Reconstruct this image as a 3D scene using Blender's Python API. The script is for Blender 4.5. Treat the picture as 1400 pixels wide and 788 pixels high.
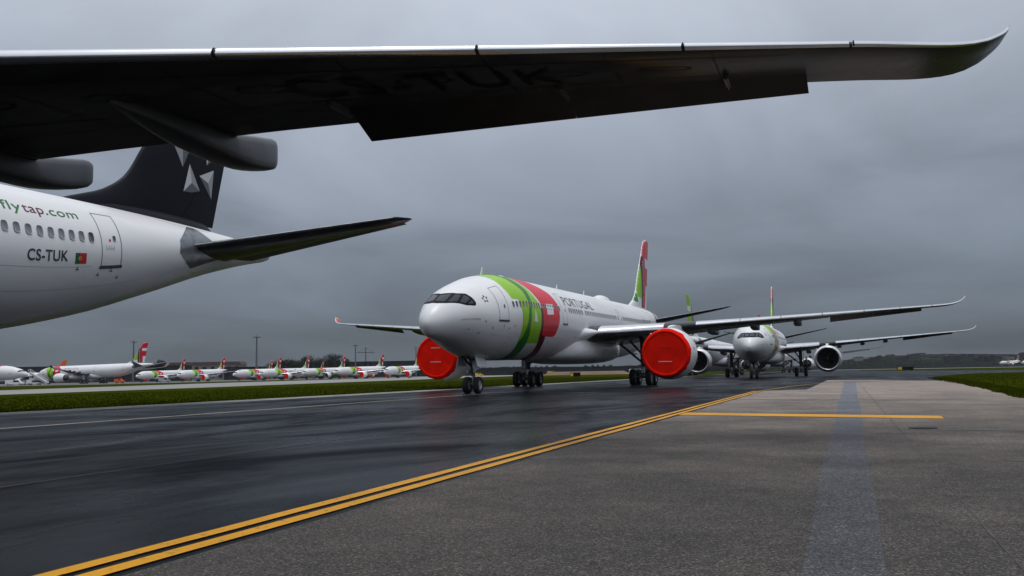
import bpy, bmesh, math, random
from math import sin, cos, pi, radians as R, sqrt
from mathutils import Vector, Matrix
random.seed(7)
for o in list(bpy.data.objects): bpy.data.objects.remove(o)
SC = bpy.context.scene
COL = SC.collection
RX = lambda a: Matrix.Rotation(a, 3, 'X')

# ------------------------------------------------------------------ camera
FPX, PITCH, ROLL, CAMH = 1210.0, R(5.516), R(-0.995), 1.203
cam = bpy.data.cameras.new('camera'); cam.sensor_width = 36; cam.lens = FPX / 1400 * 36
cam.clip_start = .1; cam.clip_end = 20000
co = bpy.data.objects.new('camera', cam); COL.objects.link(co)
_M = Matrix.Rotation(ROLL, 3, 'Y') @ Matrix.Rotation(-PITCH, 3, 'X')
_T = _M.transposed()
_r, _f, _u = _T @ Vector((1, 0, 0)), _T @ Vector((0, 1, 0)), _T @ Vector((0, 0, 1))
_m = Matrix((_r, _u, -_f)).transposed().to_4x4(); _m.translation = (0, 0, CAMH)
co.matrix_world = _m
SC.camera = co

# ------------------------------------------------------------------ sky, sun, exposure
SUN_EL, SUN_AZ = R(82), R(150)
W = bpy.data.worlds.new('World'); SC.world = W; W.use_nodes = True
nt = W.node_tree; nt.nodes.clear()
def N(t, k, **kw):
    n = t.nodes.new(k)
    for a, b in kw.items():
        setattr(n, a, b)
    return n
def ramp(n, stops):
    r = n.color_ramp
    while len(r.elements) > 1: r.elements.remove(r.elements[0])
    r.elements[0].position = stops[0][0]; r.elements[0].color = (*stops[0][1], 1)
    for p, c in stops[1:]:
        e = r.elements.new(p); e.color = (*c, 1)
    return n
out = N(nt, 'ShaderNodeOutputWorld'); bg = N(nt, 'ShaderNodeBackground')
sky = N(nt, 'ShaderNodeTexSky', sky_type='NISHITA', sun_disc=False, sun_elevation=SUN_EL, sun_rotation=SUN_AZ)
tc = N(nt, 'ShaderNodeTexCoord'); sep = N(nt, 'ShaderNodeSeparateXYZ')
nt.links.new(tc.outputs['Generated'], sep.inputs[0])
# even overcast: dim at the horizon, brighter overhead, the same all round
grad = ramp(N(nt, 'ShaderNodeValToRGB'), [(0, (.064, .080, .104)), (.035, (.078, .097, .124)), (.11, (.165, .192, .238)), (.22, (.295, .330, .395)),
                                          (.40, (.50, .545, .625)), (.65, (.70, .74, .82)), (1, (.92, .96, 1.04))])
nt.links.new(sep.outputs[2], grad.inputs[0])
# soft stratus: flattened noise on the direction projected to a cloud layer
zz = N(nt, 'ShaderNodeMath', operation='ADD'); zz.inputs[1].default_value = .16
nt.links.new(sep.outputs[2], zz.inputs[0])
zm = N(nt, 'ShaderNodeMath', operation='MAXIMUM'); zm.inputs[1].default_value = .05
nt.links.new(zz.outputs[0], zm.inputs[0])
cb = N(nt, 'ShaderNodeCombineXYZ')
for i in (0, 1):
    dv = N(nt, 'ShaderNodeMath', operation='DIVIDE')
    nt.links.new(sep.outputs[i], dv.inputs[0]); nt.links.new(zm.outputs[0], dv.inputs[1]); nt.links.new(dv.outputs[0], cb.inputs[i])
n1 = N(nt, 'ShaderNodeTexNoise'); n1.inputs['Scale'].default_value = .75; n1.inputs['Detail'].default_value = 6; n1.inputs['Roughness'].default_value = .52; n1.inputs['Distortion'].default_value = .6
nt.links.new(cb.outputs[0], n1.inputs['Vector'])
mr = N(nt, 'ShaderNodeMapRange'); mr.inputs[1].default_value = .3; mr.inputs[2].default_value = .72; mr.inputs[3].default_value = .70; mr.inputs[4].default_value = 1.28
nt.links.new(n1.outputs[0], mr.inputs[0])
mul = N(nt, 'ShaderNodeVectorMath', operation='SCALE')
nt.links.new(grad.outputs[0], mul.inputs[0]); nt.links.new(mr.outputs[0], mul.inputs['Scale'])
nsc = N(nt, 'ShaderNodeVectorMath', operation='SCALE'); nsc.inputs['Scale'].default_value = .008
nt.links.new(sky.outputs[0], nsc.inputs[0])
add = N(nt, 'ShaderNodeVectorMath', operation='ADD')
nt.links.new(mul.outputs[0], add.inputs[0]); nt.links.new(nsc.outputs[0], add.inputs[1])
nt.links.new(add.outputs[0], bg.inputs[0]); bg.inputs[1].default_value = 1.0
nt.links.new(bg.outputs[0], out.inputs[0])
sl = bpy.data.lights.new('sun', 'SUN'); sl.energy = 1.5; sl.angle = R(25); sl.color = (1, .97, .93)
so = bpy.data.objects.new('sun', sl); COL.objects.link(so)
_d = Vector((sin(SUN_AZ) * cos(SUN_EL), cos(SUN_AZ) * cos(SUN_EL), sin(SUN_EL)))
so.rotation_euler = _d.to_track_quat('Z', 'Y').to_euler(); so.location = (0, 0, 60)
SC.view_settings.view_transform = 'Standard'; SC.view_settings.look = 'None'
SC.view_settings.exposure = 0; SC.view_settings.gamma = 1; SC.view_settings.use_curve_mapping = False
SC.render.engine = 'CYCLES'; SC.render.resolution_x = 1024; SC.render.resolution_y = 576
SC.cycles.max_bounces = 6; SC.cycles.volume_bounces = 0

# ------------------------------------------------------------------ materials
def mat(name, col, rough=.5, metal=0., var=.0, vscale=1., stretch=(1, 1, 1), bump=0., bscale=20., coat=0., rvar=0., dark=None, spec=.5, detail=5):
    m = bpy.data.materials.new(name); m.use_nodes = True; t = m.node_tree
    p = t.nodes['Principled BSDF']; p.inputs['Base Color'].default_value = (*col, 1)
    p.inputs['Roughness'].default_value = rough; p.inputs['Metallic'].default_value = metal
    p.inputs['Coat Weight'].default_value = coat; p.inputs['Coat Roughness'].default_value = .08
    p.inputs['Specular IOR Level'].default_value = spec
    if var or rvar or bump:
        c = N(t, 'ShaderNodeTexCoord'); mp = N(t, 'ShaderNodeMapping'); mp.inputs['Scale'].default_value = stretch
        t.links.new(c.outputs['Object'], mp.inputs[0])
    if var or rvar:
        n = N(t, 'ShaderNodeTexNoise'); n.inputs['Scale'].default_value = vscale; n.inputs['Detail'].default_value = detail; n.inputs['Roughness'].default_value = .6
        t.links.new(mp.outputs[0], n.inputs['Vector'])
        d = dark or tuple(x * (1 - var) for x in col)
        r = ramp(N(t, 'ShaderNodeValToRGB'), [(.34, d), (.62, col)])
        t.links.new(n.outputs[0], r.inputs[0]); t.links.new(r.outputs[0], p.inputs['Base Color'])
        if rvar:
            q = N(t, 'ShaderNodeMapRange'); q.inputs[1].default_value = .3; q.inputs[2].default_value = .7
            q.inputs[3].default_value = rough - rvar; q.inputs[4].default_value = rough + rvar
            t.links.new(n.outputs[0], q.inputs[0]); t.links.new(q.outputs[0], p.inputs['Roughness'])
    if bump:
        n2 = N(t, 'ShaderNodeTexNoise'); n2.inputs['Scale'].default_value = bscale; n2.inputs['Detail'].default_value = 4
        t.links.new(mp.outputs[0], n2.inputs['Vector'])
        b = N(t, 'ShaderNodeBump'); b.inputs['Strength'].default_value = bump; b.inputs['Distance'].default_value = .02
        t.links.new(n2.outputs[0], b.inputs['Height']); t.links.new(b.outputs[0], p.inputs['Normal'])
    return m
M = {}
M['white'] = mat('white_paint', (.77, .775, .785), .30, 0, .07, .7, (.3, 1, 1.5), 0, rvar=.05, detail=2, spec=.4)
M['wing'] = mat('wing_grey_paint', (.062, .067, .074), .22, 0, .35, .8, (1.5, .4, 1), 0, rvar=.06, detail=2, spec=.07)
M['slat'] = mat('slat_bare_metal', (.80, .81, .83), .22, .95, .10, 1.2, (1, .5, 1))
M['flapg'] = mat('flap_grey_paint', (.026, .028, .031), .5, 0, .3, 1.5, spec=.25, detail=2)
M['fairing'] = mat('fairing_grey_paint', (.085, .092, .10), .34, 0, .25, 1.5, detail=2)
M['seam'] = mat('panel_seam_grey', (.13, .135, .145), .6)
M['plate'] = mat('bare_metal_plate', (.22, .235, .25), .3, .6, .4, 3.)
M['lip'] = mat('polished_inlet_lip', (.60, .61, .63), .28, .85, .1, 4.)
M['core'] = mat('exhaust_metal', (.12, .11, .10), .45, .8, .3, 4.)
M['fan'] = mat('fan_titanium', (.05, .05, .055), .4, .6)
M['inlet'] = mat('inlet_liner_grey', (.10, .10, .105), .5)
M['cover'] = mat('red_cover_fabric', (.80, .010, .0025), .8, 0, .18, 1.6, bump=.5, bscale=2.2, spec=.04)
M['coverline'] = mat('grey_reflective_tape', (.55, .45, .45), .5)
M['coverdark'] = mat('dark_red_strap', (.12, .01, .01), .6)
M['lgreen'] = mat('light_green_paint', (.27, .56, .006), .32, 0, .08, 2., spec=.25)
M['dgreen'] = mat('dark_green_paint', (.008, .20, .016), .32, 0, .08, 2., spec=.25)
M['red'] = mat('red_paint', (.68, .008, .026), .32, 0, .08, 2., spec=.25)
M['dred'] = mat('dark_red_paint', (.10, .003, .011), .32, 0, .08, 2., spec=.25)
M['decalwhite'] = mat('white_marking', (.78, .78, .79), .35)
M['navy'] = mat('black_blue_paint', (.006, .0075, .013), .42, 0, .2, 2., spec=.12)
M['text'] = mat('dark_lettering', (.02, .022, .03), .45)
M['textgrey'] = mat('grey_lettering', (.10, .10, .115), .45)
M['tgreen'] = mat('green_lettering', (.01, .15, .035), .4)
M['tred'] = mat('wine_lettering', (.12, .006, .03), .4)
M['glass'] = mat('dark_window_glass', (.012, .014, .017), .08, 0, coat=.3)
M['cglass'] = mat('cockpit_glass', (.030, .042, .055), .12, 0, spec=.35)
M['blindglass'] = mat('window_blind_grey', (.16, .17, .19), .25)
M['frame'] = mat('window_surround_grey', (.42, .43, .45), .4)
M['black'] = mat('matt_black', (.007, .007, .008), .5, spec=.1)
M['tyre'] = mat('tyre_rubber', (.018, .018, .019), .75, 0, .3, 6.)
M['rim'] = mat('wheel_rim', (.45, .46, .47), .4, .4)
M['gear'] = mat('gear_steel', (.10, .105, .11), .42, .5, .4, 4.)
M['chrome'] = mat('oleo_chrome', (.6, .6, .6), .2, .9)
M['stw'] = mat('star_white_facet', (.62, .63, .65), .4)
M['stl'] = mat('star_light_grey_facet', (.33, .34, .36), .4)
M['std'] = mat('star_dark_grey_facet', (.10, .105, .12), .4)
M['flagg'] = mat('flag_green', (.0, .09, .02), .4); M['flagr'] = mat('flag_red', (.42, .01, .01), .4); M['flagy'] = mat('flag_yellow', (.7, .45, .06), .4)
M['orange'] = mat('orange_paint', (.75, .12, .01), .4)
M['pole'] = mat('mast_steel', (.10, .11, .12), .6)
M['yellowv'] = mat('yellow_vehicle_paint', (.65, .45, .02), .4)
M['concw'] = mat('building_render', (.22, .21, .20), .8, 0, .25, .3, spec=.1)
M['concd'] = mat('building_grey', (.030, .034, .038), .8, 0, .3, .3, spec=.1)
M['roof'] = mat('terracotta_roof', (.13, .085, .078), .8, 0, .3, .5, spec=.1)
M['leaf'] = mat('tree_leaf', (.018, .027, .015), .7, 0, .6, .6, spec=.05)
M['bark'] = mat('bark', (.06, .05, .04), .9)

# ------------------------------------------------------------------ mesh helpers
def link(o, parent=None):
    COL.objects.link(o)
    if parent: o.parent = parent
    return o
def mob(name, me, m=None, parent=None, loc=None, rot=None, scale=None):
    o = bpy.data.objects.new(name, me); link(o, parent)
    if m is not None and not me.materials:
        for k in (m if isinstance(m, (list, tuple)) else [m]): me.materials.append(k)
    if loc: o.location = loc
    if rot: o.rotation_euler = rot
    if scale: o.scale = scale
    return o
def fin_mesh(name, bm, smooth=True, angle=35, normals=True):
    if normals: bmesh.ops.recalc_face_normals(bm, faces=bm.faces)
    me = bpy.data.meshes.new(name); bm.to_mesh(me); bm.free()
    if smooth:
        me.polygons.foreach_set('use_smooth', [True] * len(me.polygons))
        me.set_sharp_from_angle(angle=R(angle))
    return me
def loft(bm, rings, cap0=True, cap1=True, closed=True, mi=0):
    vs = [[bm.verts.new(p) for p in r] for r in rings]
    n = len(vs[0])
    for a, b in zip(vs, vs[1:]):
        for i in range(n if closed else n - 1):
            j = (i + 1) % n
            f = bm.faces.new((a[i], a[j], b[j], b[i])); f.material_index = mi
    if closed:
        if cap0: bm.faces.new(vs[0]).material_index = mi
        if cap1: bm.faces.new(vs[-1][::-1]).material_index = mi
    return vs
def lathe(bm, prof, seg=40, c=(0, 0, 0), axis='x', mi=0, cap0=False, cap1=False):
    rings = []
    for x, r in prof:
        ring = []
        for i in range(seg):
            a = 2 * pi * i / seg
            if axis == 'x': ring.append((c[0] + x, c[1] + r * cos(a), c[2] + r * sin(a)))
            elif axis == 'y': ring.append((c[0] + r * cos(a), c[1] + x, c[2] + r * sin(a)))
            else: ring.append((c[0] + r * cos(a), c[1] + r * sin(a), c[2] + x))
        rings.append(ring)
    loft(bm, rings, cap0, cap1, mi=mi)
def tube(bm, p, q, r0, r1=None, seg=10, mi=0):
    p, q = Vector(p), Vector(q); r1 = r0 if r1 is None else r1
    d = (q - p).normalized(); u = d.orthogonal().normalized(); v = d.cross(u)
    loft(bm, [[c + (u * cos(2 * pi * i / seg) + v * sin(2 * pi * i / seg)) * r for i in range(seg)] for c, r in ((p, r0), (q, r1))], mi=mi)
def box(bm, c, s, mi=0, rot=None):
    vs = []
    for x in (-.5, .5):
        for y in (-.5, .5):
            for z in (-.5, .5):
                v = Vector((x * s[0], y * s[1], z * s[2]))
                if rot: v = rot @ v
                vs.append(bm.verts.new(Vector(c) + v))
    for f in ((0, 1, 3, 2), (4, 6, 7, 5), (0, 4, 5, 1), (2, 3, 7, 6), (0, 2, 6, 4), (1, 5, 7, 3)):
        bm.faces.new([vs[i] for i in f]).material_index = mi
def prism(bm, poly, y0, y1, mi=0):   # (x,z) outline extruded along y
    a = [bm.verts.new((x, y0, z)) for x, z in poly]; b = [bm.verts.new((x, y1, z)) for x, z in poly]
    n = len(poly)
    for i in range(n):
        bm.faces.new((a[i], a[(i + 1) % n], b[(i + 1) % n], b[i])).material_index = mi
    bm.faces.new(a[::-1]).material_index = mi; bm.faces.new(b).material_index = mi
def pchip(xs, ys):
    n = len(xs); h = [xs[i + 1] - xs[i] for i in range(n - 1)]; d = [(ys[i + 1] - ys[i]) / h[i] for i in range(n - 1)]
    m = [0.] * n; m[0] = d[0]; m[-1] = d[-1]
    for i in range(1, n - 1):
        if d[i - 1] * d[i] > 0:
            w1 = 2 * h[i] + h[i - 1]; w2 = h[i] + 2 * h[i - 1]; m[i] = (w1 + w2) / (w1 / d[i - 1] + w2 / d[i])
    def f(x):
        i = 0
        while i < n - 2 and x > xs[i + 1]: i += 1
        t = (x - xs[i]) / h[i]
        return (2 * t**3 - 3 * t * t + 1) * ys[i] + (t**3 - 2 * t * t + t) * h[i] * m[i] + (-2 * t**3 + 3 * t * t) * ys[i + 1] + (t**3 - t * t) * h[i] * m[i + 1]
    return f
def lin(xs, ys):
    def f(x):
        if x <= xs[0]: return ys[0]
        for i in range(len(xs) - 1):
            if x <= xs[i + 1]:
                t = (x - xs[i]) / (xs[i + 1] - xs[i]); return ys[i] * (1 - t) + ys[i + 1] * t
        return ys[-1]
    return f
CACHE = {}
def cached(key, fn):
    if key not in CACHE: CACHE[key] = fn()
    return CACHE[key]

# ------------------------------------------------------------------ airliner geometry (x aft of the nose, -y port, z up from the ground)
FX = [0, .1, .4, .9, 1.6, 2.5, 3.5, 5, 7, 9.5, 42, 46, 50, 54, 58, 61.5, 63.4, 63.66]
FT = [-.72, -.35, .07, .48, .90, 1.30, 1.65, 2.08, 2.55, 2.82, 2.82, 2.82, 2.8, 2.74, 2.62, 2.42, 2.2, 2.05]
FB = [-.72, -1.03, -1.33, -1.49, -1.62, -1.77, -2.0, -2.42, -2.76, -2.82, -2.82, -2.6, -1.9, -.8, .4, 1.25, 1.65, 1.77]
FW = [0, .28, .60, .88, 1.18, 1.56, 1.90, 2.28, 2.6, 2.82, 2.82, 2.79, 2.6, 2.15, 1.5, .85, .35, .1]
qq = lambda x: sqrt(max(x, 0)) if x < 9.5 else sqrt(9.5) + (x - 9.5)
FQ = [qq(x) for x in FX]
fT, fB, fW = pchip(FQ, FT), pchip(FQ, FB), pchip(FQ, FW)
zc = lambda X: 4.75 + .015 * X
def fus(X, th, off=0.):            # th: 0 crown, + to port
    t, b, w = fT(qq(X)), fB(qq(X)), fW(qq(X))
    return Vector((X, -(w + off) * sin(th), zc(X) + (t + b) / 2 + ((t - b) / 2 + off) * cos(th)))
def fuselage_mesh():
    bm = bmesh.new()
    Xs = [.002, .015, .04, .08, .14, .22, .32, .45, .6, .8, 1.0, 1.25, 1.5, 1.8, 2.1, 2.5, 2.9, 3.3, 3.8, 4.4, 5, 5.7, 6.4, 7.2, 8, 9, 10, 12] + [12 + 2.5 * i for i in range(1, 12)] + [41, 42, 43, 44, 45, 46, 47, 48, 49, 50, 51, 52, 53, 54, 55, 56, 57, 58, 59, 60, 61, 62, 62.8, 63.3, 63.6]
    seg = 72
    loft(bm, [[fus(X, 2 * pi * i / seg) for i in range(seg)] for X in Xs])
    return fin_mesh('fuselage', bm, angle=60)
def decal_bm(polys):
    bm = bmesh.new()
    for p in polys:
        bm.faces.new([bm.verts.new((x, y, 0)) for x, y in p])
    bmesh.ops.triangulate(bm, faces=bm.faces)
    return bm
def grid_cut(bm, dx, dy):
    xs = [v.co.x for v in bm.verts]; ys = [v.co.y for v in bm.verts]
    if not xs: return
    for lo, hi, d, no in ((min(xs), max(xs), dx, (1, 0, 0)), (min(ys), max(ys), dy, (0, 1, 0))):
        k = math.ceil(lo / d) * d
        while k < hi:
            bmesh.ops.bisect_plane(bm, geom=bm.verts[:] + bm.edges[:] + bm.faces[:], dist=1e-5, plane_co=Vector(no) * k, plane_no=no)
            k += d
def fus_decal(key, polys, off=.006, side=1, dx=1., dth=5., bm=None):   # polygons in (X, degrees)
    def mk():
        b = bm or decal_bm(polys)
        grid_cut(b, dx, dth)
        for v in b.verts:
            v.co = fus(v.co.x, R(v.co.y) * side, off)
        for f in b.faces:
            f.normal_update()
            c = f.calc_center_median(); ax = Vector((c.x, 0, zc(c.x)))
            if f.normal.dot(c - ax) < 0: f.normal_flip()
        return fin_mesh(key, b, angle=70, normals=False)
    return cached(key + str(side), mk)
def text_bm(s, size, spacing=1., thin=0., sx=1.):
    cu = bpy.data.curves.new('lettering', 'FONT'); cu.body = s; cu.size = size; cu.space_character = spacing; cu.offset = thin; cu.resolution_u = 4
    o = bpy.data.objects.new('tmp', cu); COL.objects.link(o)
    dg = bpy.context.evaluated_depsgraph_get(); dg.update()
    me = bpy.data.meshes.new_from_object(o.evaluated_get(dg))
    bm = bmesh.new(); bm.from_mesh(me)
    bpy.data.objects.remove(o); bpy.data.meshes.remove(me); bpy.data.curves.remove(cu)
    for v in bm.verts: v.co.x *= sx
    return bm
def text_w(bm):
    xs = [v.co.x for v in bm.verts]; return (min(xs), max(xs))
def fus_text(key, s, X0, X1, th, height_deg, side=1, thin=0.):
    """lettering from X0 to X1, baseline at th degrees, capital height in degrees"""
    def mk():
        b = text_bm(s, 1., 1.05, thin)
        a, c = text_w(b); k = (X1 - X0) / (c - a); kh = height_deg / .72
        for v in b.verts:
            u = (v.co.x - a) * k
            v.co = Vector(((X0 + u) if side > 0 else (X1 - u), th - v.co.y * kh, 0))
        return fus_decal(key + 'm', None, .011, side, 5., 4., b)
    return cached(key + 't' + str(side), mk)

# wing
SL = .62
LEx = lambda Y: 22.92 + (Y - 2.82) * SL
CH = lin([0, 2.82, 10, 15.65, 20, 24, 28.2], [12.2, 10.6, 6.5, 4.75, 3.65, 2.85, 2.02])
LEz = lambda Y: 4.27 + (Y - 2.82) * .089
INC = lin([0, 10, 20, 28.2], [3.6, 2.6, 1.2, .3])
TC = lin([0, 10, 20, 29], [.145, .118, .105, .10])
TIP = [(29.2, 39.28, 1.98, 6.62, 5), (30.0, 39.9, 1.95, 6.71, 9), (30.6, 40.42, 1.84, 6.80, 16), (31.05, 40.88, 1.66, 6.92, 26), (31.4, 41.28, 1.36, 7.07, 38), (31.65, 41.62, 1.05, 7.24, 48), (31.85, 41.95, .72, 7.42, 56), (31.97, 42.22, .40, 7.6, 62), (32.0, 42.4, .12, 7.68, 64)]
def foil(n, tc, x0=0., x1=1., lowk=1.):
    """closed loop of (x, z) between chord fractions, upper from x1 to x0, lower back to x1"""
    def yt(x): return 5 * tc * (.2969 * sqrt(x) - .126 * x - .3516 * x * x + .2843 * x**3 - .1015 * x**4)
    cam_ = lambda x: .018 * (1 - (2 * x - 1) ** 2) * 1.0 - .012 * max(0, x - .6) * 2
    xs = [x0 + (x1 - x0) * (1 - cos(pi * i / n)) / 2 for i in range(n + 1)]
    if x0 > 0: xs = [x0 + (x1 - x0) * i / n for i in range(n + 1)]
    up = [(x, cam_(x) + yt(x)) for x in reversed(xs)]
    lo = [(x * lowk, cam_(x * lowk) - yt(x * lowk)) for x in (xs[1:] if x0 == 0 else xs)]
    return up + lo
def wing_ring(Y, s, x0, x1, n=12, grow=0., droop=0., hinge=None, lowk=1.):
    if Y <= 28.2: X, c, z, cant = LEx(Y), CH(Y), LEz(Y), 5.
    else:
        T = TIP; f = lambda k: pchip([28.2] + [t[0] for t in T], [[LEx(28.2), CH(28.2), LEz(28.2), 5.][k]] + [t[k + 1] for t in T])(Y)
        X, c, z, cant = f(0), f(1), f(2), f(3)
    i = R(INC(Y)); ring = []
    for x, t in foil(n, TC(Y), x0, x1, lowk):
        px, pz = x * c, t * c
        if grow:
            px -= grow * (1 - x * 6) if x < .15 else 0
            pz += grow * (1 if t > .004 else -.6)
        if droop:
            hx = hinge * c; dx, dz = px - hx, pz
            px, pz = hx + dx * cos(droop) + dz * sin(droop), dz * cos(droop) - dx * sin(droop)
        rx, rz = px * cos(i) + pz * sin(i), pz * cos(i) - px * sin(i)
        yy = Y - rz * sin(R(cant)) * (1 if Y > 28.2 else 0)
        ring.append((X + rx, -s * yy, z + rz * (cos(R(cant)) if Y > 28.2 else 1)))
    return ring
def span_mesh(name, Ys, s, x0, x1, n=12, **kw):
    bm = bmesh.new(); loft(bm, [wing_ring(Y, s, x0, x1, n, **kw) for Y in Ys])
    return fin_mesh(name, bm, angle=40)
def fr(a, b, n): return [a + (b - a) * i / n for i in range(n + 1)]
def fairing_mesh(Y, s, L0, L1, wd, zlow, z0, z1):
    """canoe under the wing from L0 to a blunt end at L1; zlow lowest point, z0/z1 bottom and top of the end face"""
    bm = bmesh.new(); rings = []
    c = CH(Y); i = R(INC(Y)); te = LEx(Y) + .96 * c; zte = LEz(Y) - .96 * c * sin(i)
    zs = LEz(Y) - (L0 - LEx(Y)) * sin(i) - .05 * c
    bf = pchip([0, .25, .5, .74, .92, 1], [zs, zs - (zs - zlow) * .45, zs - (zs - zlow) * .83, zlow, zlow + (z0 - zlow) * .45, z0])
    wf = pchip([0, .15, .45, .75, .93, 1], [.03, wd * .55, wd, wd * .96, wd * .72, wd * .5])
    for t in [k / 18 for k in range(18)] + [.975, .993, 1.]:
        X = L0 + (L1 - L0) * t
        top = zs + .12 + (zte - zs - .12) * min(1, (X - L0) / (te - L0))
        if X > te: top = zte + (z1 - zte) * min(1, (X - te) / (L1 - te) * 1.15)
        bot = bf(t); w = wf(t)
        if t > .98: k = (t - .98) / .02; w *= 1 - .18 * k; top -= .03 * k; bot += .04 * k
        h = max(top - bot, .03); ring = []
        for j in range(18):
            a = 2 * pi * j / 18; ca, sa = cos(a), sin(a)
            ring.append((X, -s * Y + math.copysign(abs(sa) ** .38, sa) * w / 2, (top + bot) / 2 + math.copysign(abs(ca) ** .42, ca) * h / 2))
        rings.append(ring)
    loft(bm, rings)
    return fin_mesh('flap_fairing', bm, angle=50)
# fin
FLE = pchip([7.3, 8.48, 9.12, 9.93, 11.46, 13.2, 15, 16.2, 16.6, 16.8], [47.2, 50.2, 52.0, 53.2, 54.25, 55.5, 56.9, 57.85, 58.35, 59.2])
FTE = lin([7.3, 16.8], [58.75, 61.15])
def fin_t(X, z):       # half thickness of the fin
    a, b = FLE(z), FTE(z); c = b - a; x = min(max((X - a) / c, 0), 1)
    cm = min(c, 5.6); tc = .10 * cm / max(c, .1)
    return c * 5 * tc * (.2969 * sqrt(x) - .126 * x - .3516 * x * x + .2843 * x**3 - .1036 * x**4)
def fin_body(x0, x1, zs):
    bm = bmesh.new(); rings = []
    n = 20
    for z in zs:
        a, b = FLE(z), FTE(z)
        xs = [x0 + (x1 - x0) * (1 - cos(pi * i / n)) / 2 if x0 == 0 else x0 + (x1 - x0) * i / n for i in range(n + 1)]
        up = [(a + (b - a) * x, fin_t(a + (b - a) * x, z), z) for x in reversed(xs)]
        lo = [(a + (b - a) * x, -fin_t(a + (b - a) * x, z), z) for x in (xs[1:] if x0 == 0 else xs)]
        if x1 == 1: lo = lo[:-1] + [(lo[-1][0], lo[-1][1] - .01, z)]
        rings.append(up + lo)
    loft(bm, rings)
    return fin_mesh('fin', bm, angle=45)
ZS = sorted(set([round(8.3 + .22 * k, 2) for k in range(38)] + [7.3, 7.8, 8.2, 8.48, 8.8, 9.12, 9.5, 9.93, 10.6, 11.46, 12.4, 13.2, 14.2, 15, 15.7, 16.2, 16.5, 16.7, 16.8]))
def fin_decal(key, polys, side=1, off=.006):
    def mk():
        b = decal_bm(polys); grid_cut(b, .3, .22)
        for v in b.verts:
            X, z = v.co.x, v.co.y; X = min(max(X, FLE(z) + .02), FTE(z) - .02)
            v.co = Vector((X, -side * (fin_t(X, z) + off), z))
        for f in b.faces:
            f.normal_update()
            if f.normal.y * side > 0: f.normal_flip()
        return fin_mesh(key, b, angle=60, normals=False)
    return cached(key + str(side), mk)
# tailplane
def hstab_mesh(s, x0, x1, Ys, droop=0.):
    bm = bmesh.new(); rings = []
    for Y in Ys:
        t = (Y - .6) / 8.9
        X = 54.6 + t * 6.35; c = 5.2 * (1 - t) + 1.55 * t; z = 6.72 + t * 1.93
        if Y > 9.2: q = (Y - 9.2) / .35; X += q * .55; c *= 1 - .72 * q
        ring = []
        for x, h in foil(9, .10, x0, x1):
            px, pz = x * c, -(h - .012) * c
            if droop:
                hx = .7 * c; dx = px - hx; px, pz = hx + dx * cos(droop) + pz * sin(droop), pz * cos(droop) - dx * sin(droop)
            ring.append((X + px, -s * Y, z + pz))
        rings.append(ring)
    loft(bm, rings); return fin_mesh('tailplane', bm, angle=40)
# engine (own origin at the centre of the inlet face)
EN = (21.1, 9.37, 2.58)
def nacelle_mesh():
    bm = bmesh.new()
    lathe(bm, [(.16, 1.765), (.4, 1.83), (1., 1.925), (1.9, 1.96), (2.9, 1.91), (3.8, 1.75), (4.6, 1.55), (5.1, 1.42), (5.08, 1.36), (4.3, 1.42)], 56)
    return fin_mesh('nacelle', bm, angle=50)
def lip_mesh():
    bm = bmesh.new()
    lathe(bm, [(.16, 1.765), (.07, 1.725), (.01, 1.67), (0, 1.62), (.03, 1.57), (.12, 1.52), (.28, 1.49)], 56)
    return fin_mesh('inlet_lip', bm, angle=80)
def inlet_mesh():
    bm = bmesh.new(); lathe(bm, [(.28, 1.49), (.8, 1.44), (1.35, 1.45), (1.7, 1.45)], 48); lathe(bm, [(1.7, 1.45), (1.71, .4)], 48)
    return fin_mesh('inlet_duct', bm)
def fan_mesh():
    bm = bmesh.new()
    for k in range(20):
        a = 2 * pi * k / 20; ra = []
        for r, tw, ch in ((.40, .35, .20), (.8, .7, .22), (1.15, .95, .24), (1.42, 1.1, .22)):
            c0 = Vector((1.32, r * cos(a), r * sin(a))); tn = Vector((0, -sin(a), cos(a)))
            d = Vector((cos(tw), 0, 0)) * ch + tn * sin(tw) * ch
            ra.append((bm.verts.new(c0 - d), bm.verts.new(c0 + d)))
        for p, q in zip(ra, ra[1:]): bm.faces.new((p[0], p[1], q[1], q[0]))
    return fin_mesh('fan', bm, normals=False)
def spinner_mesh():
    bm = bmesh.new(); lathe(bm, [(.78, .01), (.85, .12), (1.0, .25), (1.25, .40), (1.5, .42)], 28); return fin_mesh('spinner', bm, angle=60)
def core_mesh():
    bm = bmesh.new(); lathe(bm, [(4.3, .98), (5.1, .93), (5.8, .72), (6.2, .60), (6.18, .55)], 36); lathe(bm, [(5.9, .42), (6.4, .34), (6.9, .16), (7.05, .02)], 28)
    return fin_mesh('core_cowl', bm, angle=50)
def pylon_mesh():
    bm = bmesh.new(); rings = []
    for X, z0, z1, w in ((1.3, 1.80, 1.98, .05), (2.2, 1.72, 2.10, .34), (3.6, 1.5, 2.26, .44), (5.2, 1.0, 2.30, .46), (6.8, 1.25, 2.20, .40), (8.6, 1.75, 2.0, .12)):
        rings.append([(X, w / 2, z1), (X, -w / 2, z1), (X, -w / 2, z0), (X, w / 2, z0)])
    loft(bm, rings); return fin_mesh('pylon', bm, angle=30)
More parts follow.
